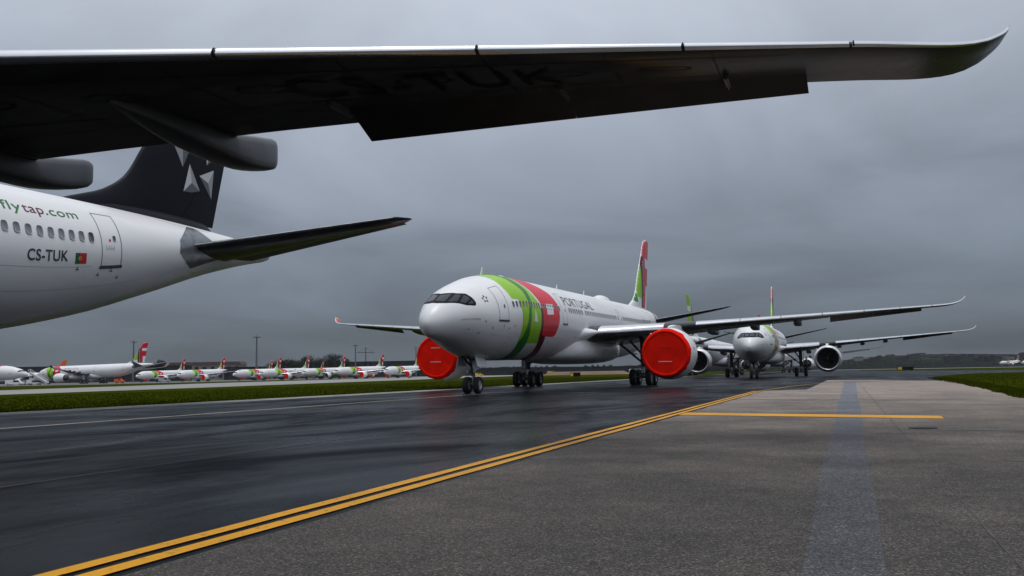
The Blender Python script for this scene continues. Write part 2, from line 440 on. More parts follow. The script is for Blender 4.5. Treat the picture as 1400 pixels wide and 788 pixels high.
def cover_mesh():
    bm = bmesh.new()
    lathe(bm, [(-.13, .01), (-.125, .5), (-.12, 1.0), (-.10, 1.38), (-.10, 1.50), (-.16, 1.56), (-.165, 1.64), (-.10, 1.72), (.02, 1.775), (.16, 1.80), (.34, 1.845), (.34, 1.82)], 96)
    from mathutils import noise
    for v in bm.verts:
        r = sqrt(v.co.y**2 + v.co.z**2); a = math.atan2(v.co.z, v.co.y)
        if r > 1.2:
            k = .022 * noise.noise((a * 5, v.co.x * 2, 3)) + .012 * noise.noise((a * 14, v.co.x * 4, 9)); f = 1 + k * (1.4 if v.co.x > -.05 else .6)
            v.co.y *= f; v.co.z *= f
        v.co.x += .05 * noise.noise((v.co.y * .9, v.co.z * .9, 1)) * (1 if r < 1.5 else .4) + (.03 * noise.noise((a * 4, 2, 2)) if v.co.x > .3 else 0)
    return fin_mesh('intake_cover', bm, angle=40)
def line_mesh(w, h):
    bm = bmesh.new(); box(bm, (0, 0, 0), (.025, w, h)); bmesh.ops.bevel(bm, geom=bm.edges[:], offset=.008, segments=1, affect='EDGES'); return fin_mesh('tape', bm, smooth=False)
# gear
def wheel_mesh(r, w):
    bm = bmesh.new(); ri = r * .56
    prof = [(-.36, ri), (-.46, ri * 1.12), (-.50, r * .80), (-.44, r * .95), (-.30, r * .995), (0, r), (.30, r * .995), (.44, r * .95), (.50, r * .80), (.46, ri * 1.12), (.36, ri)]
    lathe(bm, [(x * w, q) for x, q in prof], 28, axis='y')
    for sg in (-1, 1):
        lathe(bm, [(sg * .36 * w, ri), (sg * .40 * w, ri * .92), (sg * .22 * w, ri * .8), (sg * .22 * w, ri * .35), (sg * .42 * w, ri * .28), (sg * .43 * w, .005)], 20, axis='y', mi=1)
    return fin_mesh('wheel', bm, angle=40)
def main_gear_mesh(top, s):
    bm = bmesh.new()
    tube(bm, (0, 0, .75), (0, 0, 1.7), .13, seg=14, mi=1); tube(bm, (0, 0, 1.55), (-.1, 0, top), .23, .26, seg=16)
    box(bm, (0, 0, .72), (2.5, .26, .30)); tube(bm, (-.99, -.75, .7), (-.99, .75, .7), .09); tube(bm, (.99, -.75, .7), (.99, .75, .7), .09)
    tube(bm, (0, .02, 1.9), (-.05, s * 2.4, top - .1), .10); tube(bm, (0, 0, 2.6), (-2.0, s * .9, top), .10)       # side and drag stays (inboard)
    tube(bm, (.15, 0, 1.7), (.6, 0, 1.25), .06); tube(bm, (.6, 0, 1.25), (.2, 0, .85), .06)
    tube(bm, (-.25, .12, .9), (-.2, .12, 2.6), .03); tube(bm, (.28, -.1, 1.0), (.25, -.1, 2.7), .025)
    for X in (-.55, .55): box(bm, (X, 0, 1.0), (.16, .5, .14))
    return fin_mesh('gear_leg', bm, angle=40)
def nose_gear_mesh(top):
    bm = bmesh.new()
    tube(bm, (0, 0, .5), (0, 0, 1.25), .085, seg=14, mi=1); tube(bm, (0, 0, 1.1), (.05, 0, top), .15, .17, seg=14)
    tube(bm, (0, -.42, .52), (0, .42, .52), .07)
    tube(bm, (0, 0, 1.6), (-1.6, .28, top), .075); tube(bm, (0, 0, 1.6), (-1.6, -.28, top), .075)
    tube(bm, (.12, 0, 1.15), (.48, 0, .85), .05); tube(bm, (.48, 0, .85), (.12, 0, .6), .05)
    box(bm, (-.05, 0, 1.38), (.34, .5, .14))
    for y in (-.24, .24): lathe(bm, [(-.28, .085), (-.26, .09), (-.12, .05)], 12, (0, y, 1.38), cap0=True, mi=1)
    return fin_mesh('gear_leg', bm, angle=40)
def oval_mesh(w, h, rim):
    bm = bmesh.new(); n = 16
    def ring(k, y): return [bm.verts.new((math.copysign(abs(cos(2 * pi * i / n)) ** .62, cos(2 * pi * i / n)) * w / 2 * k, y, math.copysign(abs(sin(2 * pi * i / n)) ** .62, sin(2 * pi * i / n)) * h / 2 * k)) for i in range(n)]
    a, b, c = ring(1 + rim, 0), ring(1 + rim * .5, -.016), ring(1, -.006)
    for p, q, mi in ((a, b, 0), (b, c, 0)):
        for i in range(n):
            bm.faces.new((p[i], p[(i + 1) % n], q[(i + 1) % n], q[i])).material_index = mi
    bm.faces.new(c).material_index = 1
    return fin_mesh('cabin_window', bm, angle=60)

def fus_frame(X, th):          # placement of a flat part on the skin
    p = fus(X, th, .003); e = 1e-3
    tx = (fus(X + e, th) - fus(X - e, th)).normalized(); tt = (fus(X, th + e) - fus(X, th - e)).normalized()
    nn = tx.cross(tt)
    if nn.y * p.y < 0: nn.negate()
    zz_ = -tt if th > 0 else tt
    yy = -nn if p.y < 0 else nn
    # local -y is outwards on port
    y = -nn; z = (zz_ - y * zz_.dot(y)).normalized(); x = y.cross(z)
    m = Matrix((x, y, z)).transposed().to_4x4(); m.translation = p
    return m

LGREEN = [(7.05, 0), (7.08, 26), (7.08, 47.7), (7.32, 65), (8.15, 67), (8.37, 81.7), (8.44, 100), (8.6, 119), (8.75, 128), (12.5, 127), (12.1, 114), (11.9, 92), (11.93, 72.4), (11.36, 59), (10.75, 37), (10.4, 0)]
DGREEN = [(8.6, 0), (9.03, 36), (9.66, 52), (9.74, 70), (9.46, 84.5), (9.22, 103), (8.95, 121), (8.74, 126), (9.2, 148), (9.7, 176), (11.3, 176), (10.9, 150), (10.29, 125), (9.87, 102.5), (9.92, 84), (10.34, 69), (10.51, 52.4), (10.09, 35), (9.6, 0)]
RED = [(10.6, 0), (10.89, 35), (11.62, 55.5), (12.36, 73.6), (12.3, 91.5), (12.6, 114), (12.75, 116), (15.1, 116), (15.48, 113), (15.86, 99), (16.07, 83.5), (16.15, 65.7), (15.59, 47.6), (14.16, 29), (13.2, 0)]
DRED = [(11.95, 76), (12.36, 77), (12.3, 91.5), (12.6, 114), (13.5, 116.5), (13.9, 132), (14.9, 152), (15.4, 176), (13.9, 176), (13.3, 150), (12.75, 132), (12.1, 114), (11.9, 92)]
MASKU = [(2.01, 0), (2.2, 14), (2.58, 29.5), (3.06, 39), (3.25, 52.7), (3.32, 63), (3.26, 68), (3.12, 69.8), (2.47, 65), (1.94, 53.5), (1.55, 45), (1.28, 37.5), (1.08, 27), (.95, 16), (.93, 0)]
PANES = [[(1.76, 3), (1.98, 15), (2.2, 23.5), (1.42, 31), (1.25, 25), (1.17, 15), (1.14, 3)], [(2.36, 30), (2.64, 37), (2.02, 49), (1.68, 43.5), (1.49, 37)], [(2.80, 40.5), (2.96, 46), (3.02, 53), (2.46, 59.6), (2.14, 53)], [(3.07, 57), (3.12, 61.5), (3.05, 65), (2.64, 62.4)]]
def door_polys(x0, x1, t0, t1, w):
    d = w / 2.8 * 57.3
    return [[(x0, t0), (x0 + w, t0), (x0 + w, t1), (x0, t1)], [(x1 - w, t0), (x1, t0), (x1, t1), (x1 - w, t1)], [(x0 + w, t0), (x1 - w, t0), (x1 - w, t0 + d), (x0 + w, t0 + d)], [(x0 + w, t1 - d), (x1 - w, t1 - d), (x1 - w, t1), (x0 + w, t1)]]
FIN_RED = [(56.35, 14.5), (57.9, 16.45), (58.8, 16.75), (61.0, 16.7), (59.75, 11.2), (58.2, 11.2), (58.2, 8.5), (55.7, 8.5), (55.75, 13.7)]
FIN_DRED = [(55.7, 8.5), (57.1, 8.5), (57.1, 14.6), (56.35, 14.5), (55.75, 13.7)]
FIN_GREEN = [(52.6, 9.6), (55.65, 9.6), (55.65, 13.55), (54.4, 11.75), (53.4, 10.2)]
FIN_DG = [(51.8, 9.05), (53.6, 8.95), (53.3, 10.0), (53.0, 9.7)]
STARS = [  # facets in (X, z): apex, left, right, centre, base mid
    [((57.05, 11.26), (56.67, 9.87), (57.25, 10.39), 'stw'), ((57.05, 11.26), (57.25, 10.39), (57.89, 10.11), 'stl'), ((56.67, 9.87), (57.26, 9.93), (57.89, 10.11), (57.25, 10.39), 'std')],
    [((57.82, 10.84), (58.98, 11.36), (58.55, 10.63), 'stw'), ((58.98, 11.36), (58.85, 9.87), (58.55, 10.63), 'stl'), ((57.82, 10.84), (58.55, 10.63), (58.85, 9.87), 'std')],
    [((55.89, 11.98), (57.18, 12.22), (56.53, 11.85), 'stw'), ((55.89, 11.98), (56.53, 11.85), (56.55, 11.0), 'stl'), ((56.55, 11.0), (56.53, 11.85), (57.18, 12.22), 'std')],
    [((58.25, 12.6), (58.38, 11.48), (58.66, 12.2), 'stw'), ((58.38, 11.48), (59.44, 12.23), (58.66, 12.2), 'std'), ((58.25, 12.6), (58.66, 12.2), (59.44, 12.23), 'stl')],
    [((57.1, 13.9), (57.5, 12.7), (57.6, 13.3), 'stw'), ((57.1, 13.9), (57.6, 13.3), (58.4, 13.6), 'stl'), ((57.5, 12.7), (58.4, 13.6), (57.6, 13.3), 'std')]]

def airliner(name, label, cat, pos, hd, detail=2, bank=0., dz=0., scale=None, livery='tap', covers=False, group=None, windows=None, ailerons=25., covlabel=None, finswap=False, nogreen=False):
    """detail 2: everything, 1: middle distance, 0: far row. hd: azimuth of the tail direction from +Y towards +X"""
    root = bpy.data.objects.new(name, None); link(root); root.empty_display_size = 2
    root['label'] = label; root['category'] = cat
    if group: root['group'] = group
    root.location = (pos[0], pos[1], 0); root.rotation_mode = 'XYZ'
    root.rotation_euler = (bank, 0, pi / 2 - hd) if bank else (0, 0, pi / 2 - hd)
    if scale: root.scale = scale
    P = lambda nm, key, fn, m, par=root, **kw: mob(nm, cached(key, fn), m, par, **kw)
    up = (0, 0, dz) if dz else None
    # ---------------- fuselage
    fu = P('fuselage', 'fuselage', fuselage_mesh, M['white'], loc=up)
    def belly():
        bm = bmesh.new(); rings = []
        for k in range(25):
            t = k / 24; X = 18.6 + 19.6 * t
            g = max(1e-3, 1 - abs(2 * t - 1) ** 2.6) ** .5
            w = 3.05 * g ** .8 if g < 1 else 3.05; zt = zc(X) - 1.9 + 1.15 * g; zb = zc(X) - 2.5 - .78 * g
            rings.append([(X, math.copysign(abs(sin(a)) ** .62, sin(a)) * w, (zt + zb) / 2 + math.copysign(abs(cos(a)) ** .72, cos(a)) * (zt - zb) / 2) for a in [2 * pi * i / 32 for i in range(32)]])
        loft(bm, rings); return fin_mesh('belly_fairing', bm, angle=60)
    P('belly_fairing', 'belly', belly, M['white'], loc=up)
    for s in (1, -1):
        if livery == 'tap':
            for nm, poly, m, off in (('green_band', LGREEN, 'lgreen', .005), ('dark_green_stripe', DGREEN, 'dgreen', .009), ('red_band', RED, 'red', .005), ('dark_red_stripe', DRED, 'dred', .009),
                                     ('white_square', [(13.25, 69), (15.0, 68), (14.6, 83.5), (13.24, 84.8)], 'decalwhite', .012), ('white_wedge', [(10.72, 79), (10.44, 96), (11.19, 96.3)], 'decalwhite', .013)):
                if nogreen and 'green' in nm: continue
                if detail == 0 and nm not in ('green_band', 'red_band', 'white_square', 'dark_green_stripe'): continue
                if scale: poly = [(16.5 + (x - 7) * 1.4, t) for x, t in poly]; off = off * 3
                mob(nm, fus_decal(nm + ('b' if scale else ''), [poly], off, s), M[m], fu)
        ms = mob('windscreen_surround', fus_decal('mask', [MASKU], .006, s, .4, 6), M['black'], fu)
        if detail:
            for k, pn in enumerate(PANES):
                mob('windscreen_pane', fus_decal('pane%d' % k, [pn], .012, s, .3, 5), M['cglass'], fu)
            for x0, x1, t0, t1 in ((5.36, 6.5, 41, 95), (16.85, 17.95, 45, 95), (34.4, 35.1, 55, 95), (49.43, 50.52, 47.7, 101.5)):
                mob('door', fus_decal('door%d' % x0, door_polys(x0, x1, t0, t1, .035), .007, s, 1, 5), M['seam'], fu)
                mob('door_sill', fus_decal('sill%d' % x0, [[(x0 - .06, t1 - .6), (x1 + .06, t1 - .6), (x1 + .06, t1 + 2.2), (x0 - .06, t1 + 2.2)]], .02, s, 1, 2), M['gear'], fu)
                if detail == 2:
                    mob('door_porthole', cached('porthole', lambda: oval_mesh(.15, .2, .25)), [M['frame'], M['glass']], fu).matrix_local = fus_frame(x0 + .72, R(s * 75))
            mob('tailplane_plate', fus_decal('plate', [[(55.87, 36.4), (56.38, 37.1), (56.95, 61.7), (58.45, 108.5), (55.52, 119.4), (54.94, 107.7), (54.31, 90.5), (54.44, 71.7)]], .006, s, .5, 5), M['plate'], fu)
    if detail == 2:
        # cabin windows on both sides
        wx = [7.28, 7.76] + [8.25 + .5 * i for i in range(17)] + [18.72 + .5 * i for i in range(8)] + [23.17 + .5 * i for i in range(21)] + [34.0] + [35.83 + .5 * i for i in range(19)] + [45.16 + .473 * i for i in range(9)]
        if windows: wx = windows
        for s in (1, -1):
            for k, X in enumerate(wx):
                me = cached('win_dark', lambda: oval_mesh(.25, .37, .14)); mm = [M['frame'], M['glass']]
                if 1 < k < len(wx) - 1:
                    me = cached('win_blind', lambda: oval_mesh(.25, .37, .14)); mm = [M['frame'], M['blindglass']] if livery == 'star' else [M['frame'], M['seam']]
                    if livery != 'star': me = cached('win_tap', lambda: oval_mesh(.25, .37, .10)); mm = [M['frame'], M['textgrey']]
                th = 73.2 if X < 30 else 73.2 - (X - 30) * .03 + (max(0, X - 45.5) * .75 if X > 45.5 else 0)
                o = mob('cabin_window', me, mm, fu); o.matrix_local = fus_frame(X, R(s * th))
        def ant(h):
            bm = bmesh.new(); prism(bm, [(0, 0), (.35, 0), (.42, h), (.28, h)], -.02, .02); return fin_mesh('antenna', bm, smooth=False)
        for X, h in ((8.0, .55), (24, .45), (32, .5)):
            P('antenna', 'ant%d' % X, lambda: ant(h), M['white'], fu, loc=(X, 0, zc(X) + fT(qq(X)) - .02))
        def hump(L, w, h):
            bm = bmesh.new(); rings = []
            for k in range(13):
                t = k / 12; g = max(1e-3, 1 - abs(2 * t - 1) ** 3) ** .5
                rings.append([(L * t, w * g * sin(a), max(-.25, -.25 + (h + .25) * g * cos(a)) if cos(a) > 0 else -.25) for a in [2 * pi * i / 20 for i in range(20)]])
            loft(bm, rings); return fin_mesh('radome', bm, angle=60)
        P('satcom_radome', 'satcom', lambda: hump(3.8, .75, .42), M['white'], fu, loc=(36.4, 0, zc(38) + 2.8))
        P('antenna_blister', 'blister', lambda: hump(1.2, .3, .16), M['white'], fu, loc=(11, 0, zc(11.5) + 2.8))
        for s in (1, -1):
            for k, (X, t) in enumerate(((3.9, 99), (4.7, 108), (5.9, 103), (6.6, 106), (7.3, 103), (2.6, 118), (3.6, 122), (48.2, 103), (49.3, 109), (50.4, 113), (49.95, 106))):
                mob('sensor_mark', fus_decal('mark%d' % k, [[(X, t), (X + .16, t), (X + .16, t + .9), (X, t + .9)], [(X + .06, t - 2), (X + .10, t - 2), (X + .10, t), (X + .06, t)]], .01, s, 1, 5), M['textgrey'], fu)
            for k, (X0, X1, t) in enumerate(((9.6, 34, 106), (38, 49, 101), (36, 52, 120), (4, 18, 118))):
                mob('skin_seam', fus_decal('seam%d' % k, [[(X0, t), (X1, t), (X1, t + .35), (X0, t + .35)]], .004, s, 1., 5), M['frame'], fu)
    if livery == 'tap' and detail:
        mob('portugal_lettering', fus_text('portugal', 'PORTUGAL', 18.1, 26.2, 65.5, 16.5, 1, -.002), M['text'], fu)
        mob('portugal_lettering', fus_text('portugal', 'PORTUGAL', 18.1, 26.2, 65.5, 16.5, -1, -.002), M['text'], fu)
        if detail == 2:
            mob('name_lettering', fus_text('nm', 'JOÃO VAZ CORTE REAL', 1.95, 3.5, 97.5, 3.0), M['textgrey'], fu)
            pl = []
            for k in range(5):
                a = -pi / 2 + 2 * pi * k / 5; cx, cy = 4.3 + .20 * cos(a), 59.5 + 5.4 * sin(a)
                pl.append([(cx + .11 * cos(a + j), cy + 3.0 * sin(a + j)) for j in (0, 2.2, -2.2)])
            mob('star_emblem', fus_decal('emblem', pl, .01, 1, 1, 5), M['text'], fu)
    if livery == 'star':
        tx = cached('flytap', lambda: None)
        for i, (s_, x0, x1, th, hh, m) in enumerate((('fly', 45.30, 46.10, 58.2, 9.2, 'tgreen'), ('tap', 46.16, 47.05, 58.2, 9.2, 'tred'), ('.com', 47.12, 48.62, 58.2, 9.2, 'tgreen'))):
            mob('web_lettering', fus_text('web%d' % i, s_, x0, x1, th, hh, 1, .002), M[m], fu)
        mob('registration_lettering', fus_text('reg', 'CS-TUK', 46.0, 47.78, 96.2, 8.6, 1, .016), M['text'], fu)
        fl = mob('flag_green_field', fus_decal('flg', [[(48.12, 89.6), (48.34, 89.6), (48.34, 98.6), (48.12, 98.6)]], .008), M['flagg'], fu)
        mob('flag_red_field', fus_decal('flr', [[(48.34, 89.6), (48.66, 89.6), (48.66, 98.6), (48.34, 98.6)]], .008), M['flagr'], fu)
        mob('flag_emblem', fus_decal('fly_', [[(48.34 + .075 * cos(a), 94.1 + 1.7 * sin(a)) for a in [2 * pi * i / 12 for i in range(12)]]], .011), M['flagy'], fu)
        mob('flag_shield', fus_decal('flsh', [[(48.31, 92.9), (48.37, 92.9), (48.37, 95.2), (48.31, 95.2)]], .014), M['flagr'], fu)
        mob('door_stencil', fus_decal('stc', [[(49.85, 76), (49.95, 76), (49.95, 78.2), (49.85, 78.2)]], .01), M['flagr'], fu)
        mob('door_stencil', fus_decal('stc2', [[(49.66 + .07 * k, 82 + (k % 2) * 2), (49.69 + .07 * k, 82 + (k % 2) * 2), (49.69 + .07 * k, 86), (49.66 + .07 * k, 86)] for k in range(7)], .01), M['frame'], fu)
    # ---------------- wings
    for s in (1, -1):
        Ys = [1.2, 2.82, 4.5, 6.5, 8.5, 10, 12, 14, 15.65, 18, 20, 22, 24, 26, 28.2]
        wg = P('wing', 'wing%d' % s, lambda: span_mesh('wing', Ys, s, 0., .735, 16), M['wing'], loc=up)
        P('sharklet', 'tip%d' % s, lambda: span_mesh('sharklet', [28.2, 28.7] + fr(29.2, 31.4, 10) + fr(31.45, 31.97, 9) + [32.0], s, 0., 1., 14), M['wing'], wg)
        P('sharklet_edge', 'tipe%d' % s, lambda: span_mesh('sharklet_edge', [29.02] + fr(29.3, 31.4, 9) + fr(31.45, 31.97, 8), s, 0., .12, 8, grow=.012, lowk=.22), M['slat'], wg)
        if livery == 'tap' and detail:
            for nm, ks, m in (('sharklet_red', (4, 5, 6), 'red'), ('sharklet_green', (6, 7), 'lgreen')):
                def shk():
                    bm = bmesh.new(); rr = []
                    for k in ks:
                        ring = wing_ring(TIP[k][0], s, 0., 1., 14); cr = R(TIP[k][4])
                        rr.append([Vector(p) + Vector((0, s * sin(cr), cos(cr))) * .02 for p in ring[2:12]])
                    loft(bm, rr, closed=False); return fin_mesh(nm, bm, normals=False)
                P(nm, nm + str(s), shk, M[m], wg)
        sl_e = [(3.6, 8.3), (10.6, 13.9), (13.9, 17.0), (17.0, 20.2), (20.2, 23.5), (23.5, 26.4), (26.4, 29.0)]
        for k, (a, b) in enumerate(sl_e):
            if detail == 0 and k: continue
            if detail == 0: a, b = 3.6, 28.9
            P('slat', 'slat%d_%d_%d' % (detail == 0, k, s), lambda: span_mesh('slat', [a + .025] + [y for y in fr(a, b, 4)][1:-1] + [b - .025], s, 0., .12, 8, grow=.012, lowk=.22), M['slat'], wg)
        fl_e = [(3.0, 9.9), (10.0, 15.0), (15.03, 20.65)]
        for k, (a, b) in enumerate(fl_e):
            P('flap', 'flap%d_%d' % (k, s), lambda: span_mesh('flap', fr(a, b, 4), s, .737, 1., 6), M['wing'], wg)
        for k, (a, b) in enumerate(((20.75, 24.214), (24.22, 28.25))):
            P('aileron', 'ail%d_%d' % (k, s), lambda: span_mesh('aileron', fr(a, b, 3), s, .70, 1., 6, droop=R(ailerons), hinge=.72), M['flapg'], wg)
        for Y, L0, L1, wd, dp, q0, q1 in ((6.6, 28.0, 36.4, .75, 3.55, 3.9, 4.4), (11.2, 30.3, 36.3, .70, 4.35, 4.6, 5.2), (14.65, 31.6, 36.9, .66, 4.70, 4.95, 5.45), (18.1, 33.9, 38.15, .66, 5.05, 5.24, 5.80)):
            if detail == 0 and Y in (6.6, 14.65): continue
            P('flap_fairing', 'ff%d_%d' % (Y, s), lambda: fairing_mesh(Y, s, L0, L1, wd, dp, q0, q1), M['fairing'], wg)
        if detail == 2:
            def witness():
                bm = bmesh.new()
                for Y in (20.2, 23.5, 26.4, 29.05):
                    ring = wing_ring(Y, 1, 0, .05, 10, grow=.02); n = len(ring) - 6
                    for p, q in zip(ring[7:13], ring[8:14]): tube(bm, (p[0], -s * -p[1] if s < 0 else p[1], p[2]), (q[0], -s * -q[1] if s < 0 else q[1], q[2]), .012, seg=5)
                return fin_mesh('slat_seal', bm)
            if s > 0: P('slat_seal', 'seal', witness, M['black'], wg)
            if s > 0 and livery == 'star':
                def low(Y, fx, off=.006):
                    c_ = CH(Y); i = R(INC(Y)); tcn = TC(Y)
                    yt = 5 * tcn * (.2969 * sqrt(fx) - .126 * fx - .3516 * fx * fx + .2843 * fx**3 - .1015 * fx**4)
                    pz = (.018 * (1 - (2 * fx - 1) ** 2) - .024 * max(0, fx - .6) - yt) * c_ - off; px = fx * c_
                    return Vector((LEx(Y) + px * cos(i) + pz * sin(i), -Y, LEz(Y) + pz * cos(i) - px * sin(i)))
                def lowmesh(pts2):
                    bm = bmesh.new(); vs = [[bm.verts.new(low(Y, f)) for Y, f in row_] for row_ in pts2]
                    for a_, b_ in zip(vs, vs[1:]):
                        for k_ in range(len(a_) - 1): bm.faces.new((a_[k_], a_[k_ + 1], b_[k_ + 1], b_[k_]))
                    return fin_mesh('panel', bm, smooth=False)
                for Y in (15.8, 17.2, 19.4, 21.6, 23.5, 25.2, 26.8): P('wing_panel_seam', 'wps%.1f' % Y, lambda: lowmesh([[(Y, f), (Y + .022, f)] for f in fr(.05, .72, 8)]), M['black'], wg)
                for f in (.15, .60): P('wing_panel_seam', 'wpl%.2f' % f, lambda: lowmesh([[(Y_, f), (Y_, f + .008)] for Y_ in fr(13, 28, 24)]), M['black'], wg)
                for Y in (15, 16.5, 18.2, 20.2, 22.4, 24.4, 26): P('access_panel', 'wap%.1f' % Y, lambda: lowmesh([[(Y + .42 * cos(a_) * k_, .36 + .055 * sin(a_) * k_) for a_ in fr(0, 2 * pi, 16)] for k_ in (.86, 1.)]), M['black'], wg)
                for Y, f in ((20.7, .73), (24.2, .73), (26.9, .76)):
                    def hinge():
                        bm = bmesh.new(); p = low(Y, .62, .02); box(bm, (p.x + .25, p.y, p.z - .03), (.75, .09, .14)); bmesh.ops.bevel(bm, geom=bm.edges[:], offset=.03, segments=2, affect='EDGES'); return fin_mesh('hinge', bm)
                    P('aileron_hinge', 'hng%.1f' % Y, hinge, M['fairing'], wg)
                def wreg():
                    b = text_bm('CS-TUK', 1., 1.1); a, c = text_w(b)
                    for v in b.verts:
                        Y = 20.5 + (v.co.x - a) / (c - a) * 3.9; fx = .52 - (v.co.y / .72) * .30
                        v.co = Vector((Y, fx, 0))
                    grid_cut(b, .5, .08)
                    for v in b.verts:
                        Y, fx = v.co.x, v.co.y; c_ = CH(Y); i = R(INC(Y)); tcn = TC(Y)
                        yt = 5 * tcn * (.2969 * sqrt(fx) - .126 * fx - .3516 * fx * fx + .2843 * fx**3 - .1015 * fx**4)
                        pz = (.018 * (1 - (2 * fx - 1) ** 2) - yt) * c_ - .028; px = fx * c_
                        v.co = Vector((LEx(Y) + px * cos(i) + pz * sin(i), -Y, LEz(Y) + pz * cos(i) - px * sin(i)))
                    for f in b.faces:
                        f.normal_update()
                        if f.normal.z > 0: f.normal_flip()
                    return fin_mesh('wing_registration', b, smooth=False, normals=False)
                P('wing_registration_lettering', 'wreg', wreg, M['black'], wg)
    # wing root fillet: rounded glove from the fuselage onto the leading edge
    for s in (1, -1):
        def glove():
            bm = bmesh.new(); rings = []
            for k in range(11):
                t = k / 10; Y = 2.2 + 1.55 * t; f = (1 - t) ** 2
                X0 = LEx(Y) - 2.3 * f - .02; ring = []
                for x, h in foil(10, .16, 0, 1.):
                    L = (3.2 + 2.0 * f); ring.append((X0 + x * L, -s * Y, LEz(Y) + .02 - x * L * .05 + h * L * (1.0 + .9 * f) - .1 * f))
                rings.append(ring)
            loft(bm, rings); return fin_mesh('wing_root_fillet', bm, angle=60)
        P('wing_root_fillet', 'glove%d' % s, glove, M['white'], loc=up)
    # ---------------- tail
    fm = M['navy'] if livery == 'star' else (M['orange'] if livery == 'orange' else M['white'])
    fk = {'star': 's', 'orange': 'o'}.get(livery, 't')
    fn_ = P('fin', 'fin' + fk, lambda: fin_body(0., .70, ZS), fm, loc=up)
    P('rudder', 'rud' + fk, lambda: fin_body(.703, 1., [z for z in ZS if z > 8.4]), fm, fn_)
    if livery == 'star':
        def fillet():
            bm = bmesh.new(); rings = []
            for k in range(15):
                t = k / 14; X = 50.6 + 8.1 * t; g = max(1e-3, 1 - abs(2 * t - 1.25) ** 2 / 1.6) ** .5 * (1 if t < .95 else .6)
                zt = zc(X) + fT(qq(X)); rings.append([(X, .62 * g * sin(a), zt - .35 + (.35 + .42 * g) * cos(a)) for a in [2 * pi * i / 20 for i in range(20)]])
            loft(bm, rings); return fin_mesh('fin_fillet', bm, angle=60)
        P('fin_fillet', 'finfil', fillet, M['navy'], fn_)
        for s in (1, -1):
            for i, st in enumerate(STARS):
                for j, fc in enumerate(st):
                    mob('star_facet', fin_decal('star%d_%d' % (i, j), [list(fc[:-1])], s, .012), M[fc[-1]], fn_)
    elif livery == 'tap':
        for s in (1, -1):
            for nm, poly, m, off in (('fin_red_field', FIN_RED, 'lgreen' if finswap else 'red', .014), ('fin_dark_red_band', FIN_DRED, 'dred', .022), ('fin_green_field', FIN_GREEN, 'red' if finswap else 'lgreen', .014), ('fin_dark_green_wedge', FIN_DG, 'dgreen', .02), ('fin_white_block', [(57.9, 13.3), (60.1, 13.3), (60.4, 14.45), (57.9, 14.45)], 'decalwhite', .026)):
                if detail == 0 and nm == 'fin_dark_green_wedge': continue
                mob(nm, fin_decal(nm + ('w' if finswap else ''), [poly], s, off), M[m], fn_)
            if detail:
                def ftx():
                    b = text_bm('AIR PORTUGAL', 1.); a, c = text_w(b)
                    for v in b.verts:
                        u = (v.co.x - a) / (c - a); z = 8.8 + u * 5.3; X = 56.9 - v.co.y * .62
                        v.co = Vector((X, -s * (fin_t(X, z) + .032), z))
                    return fin_mesh('fintext', b, smooth=False, normals=False)
                P('fin_lettering', 'fintext%d' % s, ftx, M['decalwhite'], fn_)
    for s in (1, -1):
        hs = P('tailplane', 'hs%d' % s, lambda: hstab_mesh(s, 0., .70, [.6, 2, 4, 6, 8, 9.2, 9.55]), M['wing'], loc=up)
        P('elevator', 'el%d' % s, lambda: hstab_mesh(s, .703, 1., [1.6, 4, 6, 8, 9.0], R(6)), M['flapg'], hs)
        if detail: P('tailplane_leading_edge', 'hle%d' % s, lambda: hstab_mesh(s, 0., .025, [1.5, 4, 6, 8, 9.1]), M['plate'], hs)
    # ---------------- engines
    for s in (1, -1):
        ex, ey, ez = EN; L = (ex, -s * ey, ez + dz)
        en = P('engine', 'nac', nacelle_mesh, M['white'], loc=L)
        P('inlet_lip', 'lip', lip_mesh, M['lip'], en)
        P('core_cowl', 'core', core_mesh, M['core'], en)
        P('pylon', 'pyl', pylon_mesh, M['white'], en)
        if detail == 2 or not covers:
            P('inlet_duct', 'duct', inlet_mesh, M['inlet'], en); P('fan', 'fan', fan_mesh, M['fan'], en); P('spinner', 'spin', spinner_mesh, M['fan'], en)
        if detail == 2:
            def logo():
                bm = bmesh.new()
                for a0, m in ((2.95, 0),):
                    pts = []
                    for a in (a0 - .06, a0 + .06):
                        pts.append([Vector((x, 1.965 * cos(a), 1.965 * sin(a))) for x in (1.2, 1.35)])
                    bm.faces.new([bm.verts.new(p) for p in (pts[0][0], pts[0][1], pts[1][1], pts[1][0])])
                return fin_mesh('placard', bm, smooth=False)
            P('nacelle_placard', 'plac', logo, M['text'], en)
            P('nacelle_strake', 'strake', lambda: (lambda b: (prism(b, [(1.6, 0), (2.9, 0), (2.9, .34), (2.5, .34)], -.02, .02), fin_mesh('strake', b, smooth=False))[1])(bmesh.new()), M['white'], en, loc=(0, s * 1.36, 1.36), rot=(-s * pi / 4, 0, 0))
        if covers and detail < 2:
            P('intake_cover', 'cov', cover_mesh, M['cover'], en)
        elif covers:
            cv = mob('intake_cover', cached('cov', cover_mesh), M['cover'])
            cv['label'] = covlabel[0 if s > 0 else 1]; cv['category'] = 'engine cover'; cv['group'] = 'red covers on the engine intakes'
            ca, sa = cos(pi / 2 - hd), sin(pi / 2 - hd); cb_, sb_ = cos(bank), sin(bank)
            yy, zz_ = L[1] * cb_ - L[2] * sb_, L[1] * sb_ + L[2] * cb_
            cv.location = (pos[0] + L[0] * ca - yy * sa, pos[1] + L[0] * sa + yy * ca, zz_)
            cv.rotation_euler = root.rotation_euler
